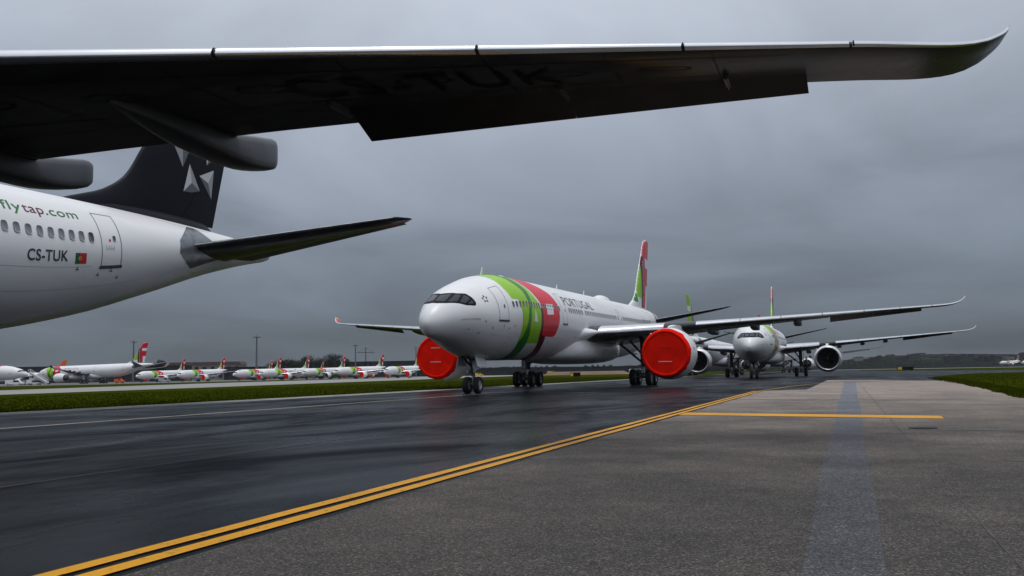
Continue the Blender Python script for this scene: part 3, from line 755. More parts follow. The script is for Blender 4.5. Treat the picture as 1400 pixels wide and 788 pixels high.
            for z, w, h, m in (((-.62, 1.0, .055, 'coverline'), (.42, .85, .07, 'coverdark'), (1.42, .42, .16, 'cover')) if s > 0 else ((-.42, .95, .05, 'coverline'), (.72, .8, .05, 'coverline'), (1.42, .42, .16, 'cover'))):
                mob('handle_strap', cached('tape%.2f%.2f%s' % (w, h, m), lambda: line_mesh(w, h)), M[m], cv, loc=(-.14 if z < 1.2 else -.13, 0, z))
    # ---------------- landing gear, each leg standing on the ground
    tb = math.tan(bank)
    for s in (1, -1):
        gy = -s * 5.34; drop = gy * tb
        g = P('main_gear', 'mg%d_%.2f' % (s, dz), lambda: main_gear_mesh(4.0 + dz, s), [M['gear'], M['chrome']], loc=(32.1, gy, -drop))
        for X in (-.99, .99):
            for Y in (-.70, .70):
                P('wheel', 'mwheel', lambda: wheel_mesh(.70, .5), [M['tyre'], M['rim']], g, loc=(X, Y, .70))
        if detail:
            P('gear_door', 'mgd%d' % s, lambda: (lambda b: (box(b, (.1, -s * .42, 2.7), (1.3, .05, 1.9)), fin_mesh('gear_door', b, smooth=False))[1])(bmesh.new()), M['white'], g)
    g = P('nose_gear', 'ng%.2f' % dz, lambda: nose_gear_mesh(2.6 + dz), [M['gear'], M['chrome']], loc=(6.67, 0, 0))
    for Y in (-.36, .36): P('wheel', 'nwheel', lambda: wheel_mesh(.525, .38), [M['tyre'], M['rim']], g, loc=(0, Y, .525))
    if detail:
        for Y in (-.62, .62):
            P('gear_door', 'ngd%d' % (Y > 0), lambda: (lambda b: (box(b, (-.2, Y, 2.05), (1.5, .04, .75), rot=RX(.25 if Y > 0 else -.25)), fin_mesh('gear_door', b, smooth=False))[1])(bmesh.new()), M['white'], g)
        P('number_plate', 'npl', lambda: (lambda b: (box(b, (-.35, -.30, 1.75), (.04, .34, .62), rot=RX(-.35)), fin_mesh('plate', b, smooth=False))[1])(bmesh.new()), M['decalwhite'], g)
    return root

# ------------------------------------------------------------------ ground: (t, s) = across / along the taxiway, s ahead of the camera
HD = R(20.456)
def TS(t, s, z=0.): return Vector((t * cos(HD) + s * sin(HD), -t * sin(HD) + s * cos(HD), z))
def sheet(name, polys, m, label=None, z=0., cut=None):
    bm = bmesh.new()
    for p in polys: bm.faces.new([bm.verts.new(Vector((q[0], q[1], z))) for q in p])
    bmesh.ops.triangulate(bm, faces=bm.faces)
    for f in bm.faces:
        f.normal_update()
        if f.normal.z < 0: f.normal_flip()
    o = mob(name, fin_mesh(name, bm, smooth=False, normals=False), m); o['kind'] = 'structure'
    return o
ts = lambda L: [TS(*p) for p in L]

def asphalt_mat():
    m = bpy.data.materials.new('wet_dark_asphalt'); m.use_nodes = True; t = m.node_tree; p = t.nodes['Principled BSDF']
    c = N(t, 'ShaderNodeTexCoord'); mp = N(t, 'ShaderNodeMapping'); mp.inputs['Rotation'].default_value = (0, 0, HD + R(8)); t.links.new(c.outputs['Object'], mp.inputs[0])
    mp2 = N(t, 'ShaderNodeMapping'); mp2.inputs['Scale'].default_value = (.30, .11, 1); t.links.new(mp.outputs[0], mp2.inputs[0])
    n = N(t, 'ShaderNodeTexNoise'); n.inputs['Scale'].default_value = 1.; n.inputs['Detail'].default_value = 10; n.inputs['Roughness'].default_value = .68; n.inputs['Distortion'].default_value = .8
    t.links.new(mp2.outputs[0], n.inputs['Vector'])
    r = ramp(N(t, 'ShaderNodeValToRGB'), [(.30, (.0026, .0034, .0048)), (.55, (.0040, .0052, .0072)), (.75, (.0075, .0092, .0125))]); t.links.new(n.outputs[0], r.inputs[0])
    f = N(t, 'ShaderNodeTexNoise'); f.inputs['Scale'].default_value = 70; f.inputs['Detail'].default_value = 3; t.links.new(mp.outputs[0], f.inputs['Vector'])
    fr_ = ramp(N(t, 'ShaderNodeValToRGB'), [(.35, (.55, .55, .55)), (.7, (1.5, 1.5, 1.5))]); t.links.new(f.outputs[0], fr_.inputs[0])
    mx = N(t, 'ShaderNodeMix', data_type='RGBA', blend_type='MULTIPLY'); mx.inputs[0].default_value = 1; t.links.new(r.outputs[0], mx.inputs[6]); t.links.new(fr_.outputs[0], mx.inputs[7]); t.links.new(mx.outputs[2], p.inputs['Base Color'])
    q = N(t, 'ShaderNodeMapRange'); q.inputs[1].default_value = .35; q.inputs[2].default_value = .68; q.inputs[3].default_value = .40; q.inputs[4].default_value = .20; t.links.new(n.outputs[0], q.inputs[0]); t.links.new(q.outputs[0], p.inputs['Roughness'])
    b = N(t, 'ShaderNodeBump'); b.inputs['Strength'].default_value = .2; b.inputs['Distance'].default_value = .006; t.links.new(f.outputs[0], b.inputs['Height']); t.links.new(b.outputs[0], p.inputs['Normal'])
    q2 = N(t, 'ShaderNodeMapRange'); q2.inputs[1].default_value = .42; q2.inputs[2].default_value = .70; q2.inputs[3].default_value = .005; q2.inputs[4].default_value = .034; t.links.new(n.outputs[0], q2.inputs[0]); t.links.new(q2.outputs[0], p.inputs['Specular IOR Level'])
    return m
def aggregate_mat(name, base, tint, rough, farpalek=(3.7, 3.45, 3.25, 1)):
    m = bpy.data.materials.new(name); m.use_nodes = True; t = m.node_tree; p = t.nodes['Principled BSDF']
    c = N(t, 'ShaderNodeTexCoord'); mp = N(t, 'ShaderNodeMapping'); mp.inputs['Rotation'].default_value = (0, 0, HD); t.links.new(c.outputs['Object'], mp.inputs[0])
    big = N(t, 'ShaderNodeTexNoise'); big.inputs['Scale'].default_value = .35; big.inputs['Detail'].default_value = 6; big.inputs['Roughness'].default_value = .6; t.links.new(mp.outputs[0], big.inputs['Vector'])
    r = ramp(N(t, 'ShaderNodeValToRGB'), [(.3, base), (.52, tuple((a + b) / 2 for a, b in zip(base, tint))), (.72, tint)]); t.links.new(big.outputs[0], r.inputs[0])
    v = N(t, 'ShaderNodeTexVoronoi'); v.inputs['Scale'].default_value = 85; t.links.new(mp.outputs[0], v.inputs['Vector'])
    hs = N(t, 'ShaderNodeSeparateColor'); t.links.new(v.outputs['Color'], hs.inputs[0])
    vr = ramp(N(t, 'ShaderNodeValToRGB'), [(0, (.40, .40, .40)), (.6, (.9, .9, .9)), (.88, (1.4, 1.35, 1.3)), (1, (2.6, 2.4, 2.2))]); t.links.new(hs.outputs[0], vr.inputs[0])
    mx = N(t, 'ShaderNodeMix', data_type='RGBA', blend_type='MULTIPLY'); mx.inputs[0].default_value = .9; t.links.new(r.outputs[0], mx.inputs[6]); t.links.new(vr.outputs[0], mx.inputs[7])
    sp = N(t, 'ShaderNodeTexNoise'); sp.inputs['Scale'].default_value = 2.2; sp.inputs['Detail'].default_value = 8; sp.inputs['Roughness'].default_value = .75; t.links.new(mp.outputs[0], sp.inputs['Vector'])
    sr = ramp(N(t, 'ShaderNodeValToRGB'), [(.30, (.78, .78, .79)), (.5, (1, 1, 1)), (.75, (1.14, 1.12, 1.09))]); t.links.new(sp.outputs[0], sr.inputs[0])
    m2 = N(t, 'ShaderNodeMix', data_type='RGBA', blend_type='MULTIPLY'); m2.inputs[0].default_value = 1; t.links.new(mx.outputs[2], m2.inputs[6]); t.links.new(sr.outputs[0], m2.inputs[7])
    t.links.new(m2.outputs[2], p.inputs['Base Color'])
    # base colour grows paler further along the taxiway, edge broken by noise
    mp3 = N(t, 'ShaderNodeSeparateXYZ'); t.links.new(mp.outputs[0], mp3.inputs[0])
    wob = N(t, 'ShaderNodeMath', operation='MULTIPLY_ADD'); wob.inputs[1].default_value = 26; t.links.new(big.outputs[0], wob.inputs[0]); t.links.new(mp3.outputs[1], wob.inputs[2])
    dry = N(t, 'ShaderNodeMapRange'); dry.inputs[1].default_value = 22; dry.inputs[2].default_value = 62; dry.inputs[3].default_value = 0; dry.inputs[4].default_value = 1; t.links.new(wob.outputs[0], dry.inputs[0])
    m3 = N(t, 'ShaderNodeMix', data_type='RGBA', blend_type='MULTIPLY'); t.links.new(dry.outputs[0], m3.inputs[0]); t.links.new(m2.outputs[2], m3.inputs[6]); m3.inputs[7].default_value = farpalek
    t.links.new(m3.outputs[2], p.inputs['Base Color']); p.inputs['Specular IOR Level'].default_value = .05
    p.inputs['Roughness'].default_value = rough
    b = N(t, 'ShaderNodeBump'); b.inputs['Strength'].default_value = .6; b.inputs['Distance'].default_value = .008; t.links.new(v.outputs['Distance'], b.inputs['Height']); t.links.new(b.outputs[0], p.inputs['Normal'])
    return m
M['asphalt'] = asphalt_mat()
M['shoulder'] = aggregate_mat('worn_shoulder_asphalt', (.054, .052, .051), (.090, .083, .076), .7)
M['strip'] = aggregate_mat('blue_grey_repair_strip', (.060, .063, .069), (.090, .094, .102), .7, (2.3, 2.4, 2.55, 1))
M['concrete'] = mat('pale_concrete', (.25, .245, .235), .8, 0, .3, .15, bump=.1)
M['edgec'] = mat('pale_edge_concrete', (.27, .265, .255), .8, 0, .45, .5, bump=.1, spec=.1)
M['apron'] = mat('apron_concrete', (.11, .11, .108), .8, 0, .3, .05)
M['grassm'] = mat('grass_ground', (.036, .047, .0022), .95, 0, .55, .25, (1, 1, 1), bump=.8, bscale=6., dark=(.020, .026, .0014), spec=0., detail=9)
M['blade'] = mat('grass_blade', (.052, .066, .003), .8, 0, .6, .3, dark=(.026, .034, .0018), spec=0.)
M['earth'] = mat('bare_earth', (.16, .10, .055), .9, 0, .3, .2)
M['land'] = mat('far_land', (.014, .017, .016), .95, 0, .4, .01, spec=0.)
def paint_mat(name, col):
    m = mat(name, col, .55, 0, .2, .8, detail=6, spec=.15); t = m.node_tree; p = t.nodes['Principled BSDF']
    c = N(t, 'ShaderNodeTexCoord'); n = N(t, 'ShaderNodeTexNoise'); n.inputs['Scale'].default_value = 9; n.inputs['Detail'].default_value = 9; n.inputs['Roughness'].default_value = .75
    t.links.new(c.outputs['Object'], n.inputs['Vector'])
    r = ramp(N(t, 'ShaderNodeValToRGB'), [(.33, (.0, .0, .0)), (.43, (1, 1, 1))]); t.links.new(n.outputs[0], r.inputs[0])
    src = p.inputs['Base Color'].links[0].from_socket
    x = N(t, 'ShaderNodeMix', data_type='RGBA'); x.inputs[6].default_value = (.02, .019, .018, 1); t.links.new(r.outputs[0], x.inputs[0]); t.links.new(src, x.inputs[7]); t.links.new(x.outputs[2], p.inputs['Base Color'])
    return m
M['yline'] = paint_mat('yellow_marking_paint', (.60, .285, .014)); M['wline'] = paint_mat('worn_white_marking', (.42, .36, .28))

sheet('ground', [[(-4000, -3000), (4000, -3000), (4000, 6000), (-4000, 6000)]], M['land'], z=-.02)
# taxiway and the junction to the right
sheet('taxiway', [ts([(-29.4, -60), (40, -60), (40, 30), (120, 200), (120, 520), (-29.4, 520)])], M['asphalt'], z=0)
sheet('taxiway_edge', [ts([(-31.3, -60), (-28.8, -60), (-29.6, 330), (-31.6, 330)])], M['edgec'], z=.006)
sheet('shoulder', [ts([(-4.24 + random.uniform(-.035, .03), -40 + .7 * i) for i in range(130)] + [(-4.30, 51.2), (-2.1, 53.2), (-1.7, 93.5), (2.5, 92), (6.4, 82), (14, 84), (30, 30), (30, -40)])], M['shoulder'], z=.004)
_sl = [(-.345 + .0025 * 2.2 * k + random.uniform(-.03, .03), -5 + 2.2 * k) for k in range(41)]; _sr = [(.10 + .0075 * (2.2 * k) + random.uniform(-.03, .03), -5 + 2.2 * k) for k in range(41)]
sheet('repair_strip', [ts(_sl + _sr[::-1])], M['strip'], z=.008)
# painted lines
for a, b in ((-4.77, -4.62), (-4.50, -4.35)):
    _k = [-30 + .9 * i for i in range(91)]
    sheet('yellow_edge_line', [ts([(a + random.uniform(-.008, .008), q) for q in _k] + [(b + random.uniform(-.008, .008), q) for q in reversed(_k)])], M['yline'], z=.009)
sheet('yellow_curve_line', [ts([(-4.5, 51.5), (-4.38, 51.5), (-3.46, 63), (-1.78, 76), (-1.9, 76), (-3.6, 63)])], M['yline'], z=.012)
sheet('yellow_cross_line', [ts([(-4.30, 24.25), (2.06, 22.5), (2.10, 23.75), (-4.30, 25.5)])], M['yline'], z=.012)
sheet('white_side_line', [ts([(-20.75, -30), (-20.55, -30), (-20.55, 130), (-20.75, 130)])], M['wline'], z=.006)
M['tar'] = mat('sealed_crack_tar', (.020, .020, .021), .5, 0, .3, 3.)
M['crackpale'] = mat('worn_joint', (.095, .09, .084), .8, 0, .45, 1.5, spec=.05)
def crack(pts, w, m, name='sealed_crack'):
    L = []
    for p, q in zip(pts, pts[1:]):
        n = max(3, int((Vector(q) - Vector(p)).length / .5))
        L += [(p[0] + (q[0] - p[0]) * i / n + random.uniform(-.008, .008), p[1] + (q[1] - p[1]) * i / n) for i in range(n)]
    L.append(pts[-1])
    hor = abs(pts[-1][0] - pts[0][0]) > abs(pts[-1][1] - pts[0][1])
    wv = [w * random.uniform(.4, 1.3) for _ in L]
    o_ = (lambda p, k: (p[0], p[1] + k)) if hor else (lambda p, k: (p[0] + k, p[1]))
    sheet(name, [ts([p for p in L] + [o_(p, k) for p, k in zip(reversed(L), wv)])], m, z=.0075)
crack([(.92, 2), (.9, 12), (.94, 80)], .022, M['crackpale'], 'pavement_joint')
crack([(.86, 18.8), (1.9, 18.6), (5.6, 17.9)], .06, M['tar'])
crack([(1.6, 12.6), (3.1, 12.9), (4.6, 12.5)], .04, M['tar'])
crack([(-4.2, 36), (-1.5, 35.4), (.8, 35.6), (4.5, 34.8)], .10, M['tar'])
for _t in (-9.2, -13.1, -17.0, -24.5): crack([(_t, -20), (_t + .05, 40), (_t, 150)], .05, M['tar'], 'pavement_joint')
# grass and roads on the left
sheet('grass_strip', [ts([(-700, -60), (-30.6, -60), (-30.6, 700), (-700, 700)])], M['grassm'], z=-.004)
def ext(a, b, k): return (a[0] + (a[0] - b[0]) * k, a[1] + (a[1] - b[1]) * k)
sheet('service_road', [[(-110, -150), (-50, 86.7), (-43.1, 124.3), (-27.7, 237), (30, 620), (-60, 640), (-63.6, 544), (-80.5, 232), (-77.4, 134), (-180, -150)]], M['concrete'], z=.003)
sheet('apron', [[(-1000, 250), (-160, 255), (-130, 290), (-105, 420), (-30, 700), (-30, 1100), (-1000, 1100)]], M['apron'], z=.006)
# grass islands on the right
import itertools
def ragged(p, q, n, amp):
    p, q = Vector(p), Vector(q); nn = Vector((-(q - p).y, (q - p).x)).normalized()
    return [tuple(p + (q - p) * (i / n) + nn * random.uniform(-amp, amp)) for i in range(n)]
T2 = lambda t, s: TS(t, s).to_2d()
isl = ragged(T2(6.0, 20), T2(5.95, 36), 16, .10) + ragged(T2(5.95, 36), T2(6.9, 54.5), 30, .22) + ragged(T2(6.9, 54.5), T2(8.3, 99), 40, .2) + [tuple(T2(9.5, 112)), tuple(T2(13, 132)), tuple(T2(18, 148.4)), tuple(T2(27, 162.5)), tuple(T2(60, 200)), tuple(T2(60, 20))]
sheet('grass_island', [isl], M['grassm'], z=.03)
sheet('grass_field', [ts([(5, 330), (14, 300), (38, 229), (70, 205), (400, 180), (400, 520), (90, 520), (6, 420)])], M['grassm'], z=.02)
sheet('far_taxiway', [ts([(90, 520), (-20, 530), (-20, 600), (500, 640), (500, 520)])], M['concrete'], z=.01)
# standing grass on the visible strips
def blades():
    bm = bmesh.new(); V = []; F = []
    def tuft(p, h, w):
        a = random.uniform(0, pi); dx, dy = cos(a) * w, sin(a) * w; lx, ly = random.uniform(-.5, .5) * h, random.uniform(-.5, .5) * h
        k = len(V); V.extend([(p.x - dx, p.y - dy, 0), (p.x + dx, p.y + dy, 0), (p.x + lx, p.y + ly, h)]); F.append((k, k + 1, k + 2))
    for _ in range(70000):
        s = 18 + 190 * random.random() ** 1.7; t = -31.5 - 34 * random.random() ** 1.6
        tuft(TS(t, s), random.uniform(.03, .07), random.uniform(.03, .08))
    for i in range(len(isl) - 7):
        p, q = Vector(isl[i]).to_3d(), Vector(isl[i + 1]).to_3d()
        for _ in range(160):
            c = p.lerp(q, random.random()) + TS(random.uniform(-.12, 1.2) ** 1, 0) * 1.0
            tuft(c, random.uniform(.05, .17), random.uniform(.012, .04))
    for _ in range(30000):
        tt, s = random.uniform(7, 30), random.uniform(28, 140)
        if tt > 6.2 + max(0, s - 54) * .032 + max(0, s - 100) * .2: tuft(TS(tt, s), random.uniform(.05, .13), random.uniform(.02, .05))
    me = bpy.data.meshes.new('grass'); me.from_pydata(V, [], F); return me
g = mob('grass', blades(), M['blade']); g['kind'] = 'stuff'; g['label'] = 'short green grass beside the taxiway'
# drain plate on the shoulder
bm = bmesh.new(); c = TS(1.36, 19.1); lathe(bm, [(.0, .01), (.014, .01), (.016, .20), (.012, .26), (0, .27)], 20, (c.x, c.y, .004), axis='z')
d = mob('drain_cover', fin_mesh('drain_cover', bm), M['black']); d['label'] = 'small dark drain cover set in the grey shoulder'; d['category'] = 'drain cover'

# ------------------------------------------------------------------ airliners on the taxiway
airliner('airliner', 'white airliner overhead at left, dark tail with silver star shapes, its wing across the top', 'airliner', (-34.672, -12.434), R(19.733), 2, 0, .1, livery='star')
airliner('airliner', 'large white airliner with green and red nose bands and red engine covers', 'airliner', (-4.886, 49.308), R(20.456), 2, R(.485), 0, livery='tap', covers=True,
         covlabel=('red intake cover on the engine beside the open shoulder, near wing', 'red intake cover under the nose, on the far wing engine'))
airliner('airliner', 'white airliner facing the camera with open black engine intakes', 'airliner', (29.8, 112.06), R(19.37), 2, 0, 0, livery='tap')
airliner('airliner', 'white airliner seen from behind between the red covered engine and the next nose', 'airliner', (59.6, 236.2), R(203.3), 1, 0, 0, livery='tap', finswap=True)
airliner('airliner', 'distant white airliner seen from behind, mostly hidden by the nose facing the camera', 'airliner', (93.7, 306.0), R(203.4), 1, 0, 0, livery='tap')
# ------------------------------------------------------------------ parked rows at the left
def at(u, D):   # ground point seen at photo column u, D metres ahead
    return ((u - 700) / FPX * D, D)
ROWG = 'airliners parked in rows on the apron'
airliner('airliner', 'side on white airliner with tall red and green tail beyond the grass', 'airliner', (-210, 392), R(110), 1, livery='tap', group=ROWG)
airliner('airliner', 'white airliner nose with red band cut off by the left edge of the photo', 'airliner', at(39, 352), R(275), 1, livery='tap', covers=True, group=ROWG, nogreen=True)
A320 = (.59, .56, .70)
row = [(186, 425, 'half hidden behind the tail of the side on airliner', 1), (242, 412, 'fourth from the left, in front of the long low building', 1), (318, 430, 'its nose just left of the tall light mast', 1),
       (353, 424, 'its nose just right of the tall light mast', 1), (412, 432, 'in front of the dark trees', 0), (455, 398, 'largest of the row, with a mast before its wing', 1), (524, 405, 'nearest the big red engine cover', 1)]
for u, D, w, cv in row:
    airliner('airliner', 'small parked airliner, ' + w, 'airliner', at(u, D), R(20.4 + random.uniform(-5, 5)), 0, scale=(A320[0] * random.choice((1, 1, 1.16, .9)), A320[1], A320[2]), livery='tap', covers=bool(cv), group=ROWG)
for u, D, w in ((322, 520, 'its red fin behind the tall light mast plane'), (400, 560, 'its red fin against the dark trees'), (482, 540, 'its red fin under the tower crane')):
    airliner('airliner', 'far parked airliner of the back row, ' + w, 'airliner', at(u, D), R(20.4), 0, scale=A320, livery='tap', covers=True, group=ROWG)
airliner('airliner', 'white airliner with an orange tail behind the boarding stairs', 'airliner', at(-22, 430), R(60), 0, scale=A320, livery='orange', group=ROWG)
airliner('airliner', 'tiny parked airliner at the right edge below the town, right one', 'airliner', at(1392, 900), R(60), 0, scale=A320, livery='tap', group='airliners far right')
airliner('airliner', 'tiny parked airliner at the right edge below the town, left one', 'airliner', at(1362, 940), R(60), 0, scale=A320, livery='tap', group='airliners far right')

# ------------------------------------------------------------------ masts, stairs, vans, signs
def thing(name, label, cat, loc, rz=0, group=None):
    o = bpy.data.objects.new(name, None); link(o); o['label'] = label; o['category'] = cat; o.location = (loc[0], loc[1], loc[2] if len(loc) > 2 else 0); o.rotation_euler = (0, 0, rz)
    if group: o['group'] = group
    return o
def pmesh():
    bm = bmesh.new(); tube(bm, (0, 0, 0), (0, 0, 24), .6, .32, 12); box(bm, (0, 0, .3), (1.2, 1.2, .6)); return fin_mesh('pole', bm)
def ringmesh():
    bm = bmesh.new(); lathe(bm, [(23.2, 1.1), (23.4, 1.25), (23.6, 1.1), (23.4, 1.0), (23.2, 1.1)], 16, axis='z'); tube(bm, (0, 0, 23.5), (0, 0, 25.6), .06)
    for k in range(4): tube(bm, (0, 0, 24.1), (1.1 * cos(k * pi / 2), 1.1 * sin(k * pi / 2), 23.4), .06)
    return fin_mesh('head_frame', bm)
def lampmesh():
    bm = bmesh.new(); box(bm, (0, 0, 0), (.9, .6, .35)); bmesh.ops.bevel(bm, geom=bm.edges[:], offset=.05, segments=1, affect='EDGES'); return fin_mesh('floodlight', bm, smooth=False)
for u, D, w in ((182, 515, 'leftmost light mast, behind the raised red and green tail'), (350, 480, 'tallest light mast, among the parked small airliners'), (485, 640, 'light mast right of the dark trees'), (567.5, 720, 'light mast beside the big red engine cover')):
    x, y = at(u, D); m = thing('light_mast', w, 'light mast', (x, y), 0, 'floodlight masts on the apron')
    mob('pole', cached('pole', pmesh), M['pole'], m); mob('head_frame', cached('head', ringmesh), M['pole'], m)
    for k in range(8):
        a = k * pi / 4; mob('floodlight', cached('lamp', lampmesh), M['pole'], m, loc=(1.75 * cos(a), 1.75 * sin(a), 23.3), rot=(0, .5, a))
x, y = at(52, 338)
st = thing('boarding_stairs', 'white mobile boarding stairs slanting down beside the leftmost nose', 'stairs', (x, y), R(4))
bm = bmesh.new(); prism(bm, [(-3.2, 5.0), (-3.2, 4.6), (3.3, .5), (3.9, .5), (3.9, .9), (-2.8, 5.0)], -.9, .9); mob('flight', fin_mesh('flight', bm, smooth=False), M['frame'], st)
bm = bmesh.new()
for yv in (-.85, .85): tube(bm, (-3.1, yv, 6.0), (3.7, yv, 1.7), .05); tube(bm, (-3.1, yv, 4.9), (-3.1, yv, 6.0), .05); tube(bm, (3.7, yv, .8), (3.7, yv, 1.7), .05)
mob('handrail', fin_mesh('handrail', bm), M['decalwhite'], st)
bm = bmesh.new(); box(bm, (-1.2, 0, .75), (4.6, 2.0, .4)); box(bm, (-3.0, 0, 1.4), (1.2, 2.0, 1.1)); tube(bm, (-2.6, .6, .9), (-2.6, .6, 4.4), .08); tube(bm, (-2.6, -.6, .9), (-2.6, -.6, 4.4), .08); mob('chassis', fin_mesh('chassis', bm, smooth=False), M['decalwhite'], st)
for sx in (-2.6, .6):
    for sy in (-.9, .9): mob('wheel', cached('vwheel', lambda: wheel_mesh(.36, .25)), [M['tyre'], M['rim']], st, loc=(sx, sy, .36))
def van(u, D, rz, body, label, L=4.8, H=2.0):
    x, y = at(u, D); v = thing('service_van', label, 'van', (x, y), rz, 'service vehicles on the apron')
    bm = bmesh.new(); prism(bm, [(-L / 2, .35), (L / 2, .35), (L / 2, 1.0), (L / 2 - .9, 1.15), (L / 2 - 1.4, H), (-L / 2 + .1, H), (-L / 2, H - .1)], -.9, .9); bmesh.ops.bevel(bm, geom=bm.edges[:], offset=.06, segments=2, affect='EDGES')
    mob('body', fin_mesh('body', bm, smooth=False), body, v)
    bm = bmesh.new(); prism(bm, [(L / 2 - 1.05, 1.2), (L / 2 - 1.5, H - .15), (-.2, H - .15), (-.2, 1.2)], -.915, .915); mob('side_glass', fin_mesh('side_glass', bm, smooth=False), M['glass'], v)
    for sx in (-L / 2 + .85, L / 2 - .85):
        for sy in (-.8, .8): mob('wheel', cached('vwheel', lambda: wheel_mesh(.36, .25)), [M['tyre'], M['rim']], v, loc=(sx, sy, .36))
van(21, 330, R(10), M['decalwhite'], 'white van parked below the leftmost airliner nose', 6)
van(37, 345, R(5), M['frame'], 'grey low service vehicle left of the boarding stairs', 3.6, 1.7)
van(225, 395, R(20), M['frame'], 'pale van under the small airliner tail left of the long building', 5)
van(868, 300, R(10), M['decalwhite'], 'white van seen behind the landing gear of the large airliner', 5)
van(164, 372, R(0), M['orange'], 'orange service vehicle under the belly of the side on airliner', 4, 1.8)
van(652, 430, R(0), M['yellowv'], 'yellow vehicle seen beneath the nose of the large airliner', 5, 1.7)
van(753, 430, R(0), M['yellowv'], 'yellow vehicle seen beneath the belly of the large airliner', 5)
def sign(u, D, label, w=2.2):
    x, y = at(u, D); s = thing('airfield_sign', label, 'sign', (x, y), 0, 'airfield signs')
    bm = bmesh.new(); box(bm, (0, 0, .75), (w, .3, .9)); bmesh.ops.bevel(bm, geom=bm.edges[:], offset=.03, segments=1, affect='EDGES'); mob('cabinet', fin_mesh('cabinet', bm, smooth=False), M['black'], s)
    bm = bmesh.new(); box(bm, (-w * .34, -.16, .75), (w * .26, .03, .7)); mob('panel', fin_mesh('panel', bm, smooth=False), M['yellowv'], s)
    for k in (-1, 1):
        bm = bmesh.new(); tube(bm, (k * w * .35, 0, 0), (k * w * .35, 0, .4), .05); mob('leg', fin_mesh('leg', bm), M['black'], s)
sign(784, 190, 'yellow and black airfield sign behind the main landing gear')
sign(1233, 240, 'dark airfield sign on the far grass at right', 4.4)

def marker(u, D, label):
    x, y = at(u, D); bm = bmesh.new(); tube(bm, (0, 0, 0), (0, 0, .25), .05); lathe(bm, [(.25, .12), (.3, .14), (.42, .10), (.45, .01)], 12, axis='z'); o = mob('edge_light', fin_mesh('edge_light', bm), M['black'], loc=(x, y, 0)); o['label'] = label; o['category'] = 'edge light'; o['group'] = 'taxiway edge lights'

# ------------------------------------------------------------------ town, trees, hills
def building(name, label, u, D, w, dpt, h, rz, wall, roof=None, rows=2, cols=8, group='buildings beyond the airfield'):
    x, y = at(u, D); b = thing(name, label, 'building', (x, y), rz, group)
    bm = bmesh.new(); box(bm, (0, 0, h / 2), (w, dpt, h)); mob('wall', fin_mesh('wall', bm, smooth=False), wall, b)
    bm = bmesh.new()
    if roof: prism(bm, [(-w / 2 - .4, h), (w / 2 + .4, h), (w / 2 - 1, h + h * .22), (-w / 2 + 1, h + h * .22)], -dpt / 2 - .4, dpt / 2 + .4)
    else: box(bm, (0, 0, h + .25), (w + .5, dpt + .5, .5))
    mob('roof', fin_mesh('roof', bm, smooth=False), roof or wall, b)
    if rows:
        me = cached('bwin%.1f%.1f' % (w / cols, h / rows), lambda: (lambda q: (box(q, (0, 0, 0), (w / cols * .45, .16, h / rows * .5)), fin_mesh('window', q, smooth=False))[1])(bmesh.new()))
        for r_ in range(rows):
            for c_ in range(cols):
                mob('window', me, M['glass'], b, loc=(-w / 2 + w * (c_ + .5) / cols, -dpt / 2 - .04, h * (r_ + .5) / rows + .3))
building('terminal_building', 'long pale building with a brick red roof behind the small airliners', 284, 720, 58, 16, 12, 0, M['concw'], M['roof'], 2, 9)
building('hangar', 'grey block left of the dark trees', 335, 660, 26, 18, 9, 0, M['concd'], None, 1, 5)
building('terminal_building', 'grey low hall behind the orange tail', 60, 620, 110, 20, 11, .05, M['concd'], None, 0)
building('hangar', 'dark low hall behind the raised red and green tail', 215, 600, 40, 18, 10, 0, M['concd'], None, 1, 6)
building('office_block', 'grey office block behind the mast right of the trees', 520, 760, 60, 18, 13, 0, M['concd'], None, 3, 12)
building('office_block', 'grey long hall just left of the big red engine cover', 560, 800, 40, 18, 11, 0, M['concd'], None, 2, 8)
building('warehouse', 'long dark warehouse seen below the belly of the large airliner', 790, 700, 190, 20, 5, 0, M['concd'], None, 0)
building('warehouse', 'dark hall left of the black engine intake', 935, 720, 60, 20, 6, 0, M['concd'], None, 0)
k = 0
rb = random.Random(3)
for i in range(24):
    u = 1172 + i * 10 + rb.uniform(-4, 4); D = rb.uniform(1300, 1800); h = rb.uniform(5, 11)
    x, y = at(u, D)
    b = thing('town_block', 'far town block on the dark ridge at right', 'building', (x, y, 4 + (D - 1250) * .022), rb.uniform(-.4, .4), 'town blocks on the ridge')
    w = rb.uniform(7, 20); bm = bmesh.new(); box(bm, (0, 0, h / 2 - 4), (w, 12, h + 8)); mob('wall', fin_mesh('wall', bm, smooth=False), M['concw' if rb.random() < .25 else 'concd'], b)
    bm = bmesh.new(); prism(bm, [(-w / 2 - .3, h), (w / 2 + .3, h), (w / 2 - 1.5, h + 1.8), (-w / 2 + 1.5, h + 1.8)], -6.3, 6.3); mob('roof', fin_mesh('roof', bm, smooth=False), M['roof'] if rb.random() < .5 else M['concd'], b)
def hill(name, pts, D0, D1, m):      # ridge: (u, height)
    bm = bmesh.new(); n = 60; us = fr(pts[0][0], pts[-1][0], n); hf = pchip([p[0] for p in pts], [p[1] for p in pts]); rr = random.Random(5)
    rings = []
    for Dk, g_ in ((D0, 0), (D0 + (D1 - D0) * .45, .55), (D0 + (D1 - D0) * .75, .9), (D1, 1)):
        rings.append([Vector(((u - 700) / FPX * Dk, Dk, -3 + (hf(u) + 3) * g_ + rr.uniform(-.6, .6) * g_)) for u in us])
    loft(bm, rings, closed=False); o = mob(name, fin_mesh(name, bm, angle=80), m); o['kind'] = 'structure'
hill('hills', [(1110, 6), (1180, 22), (1290, 27), (1400, 24), (1500, 26), (1700, 14)], 1150, 1900, M['land'])
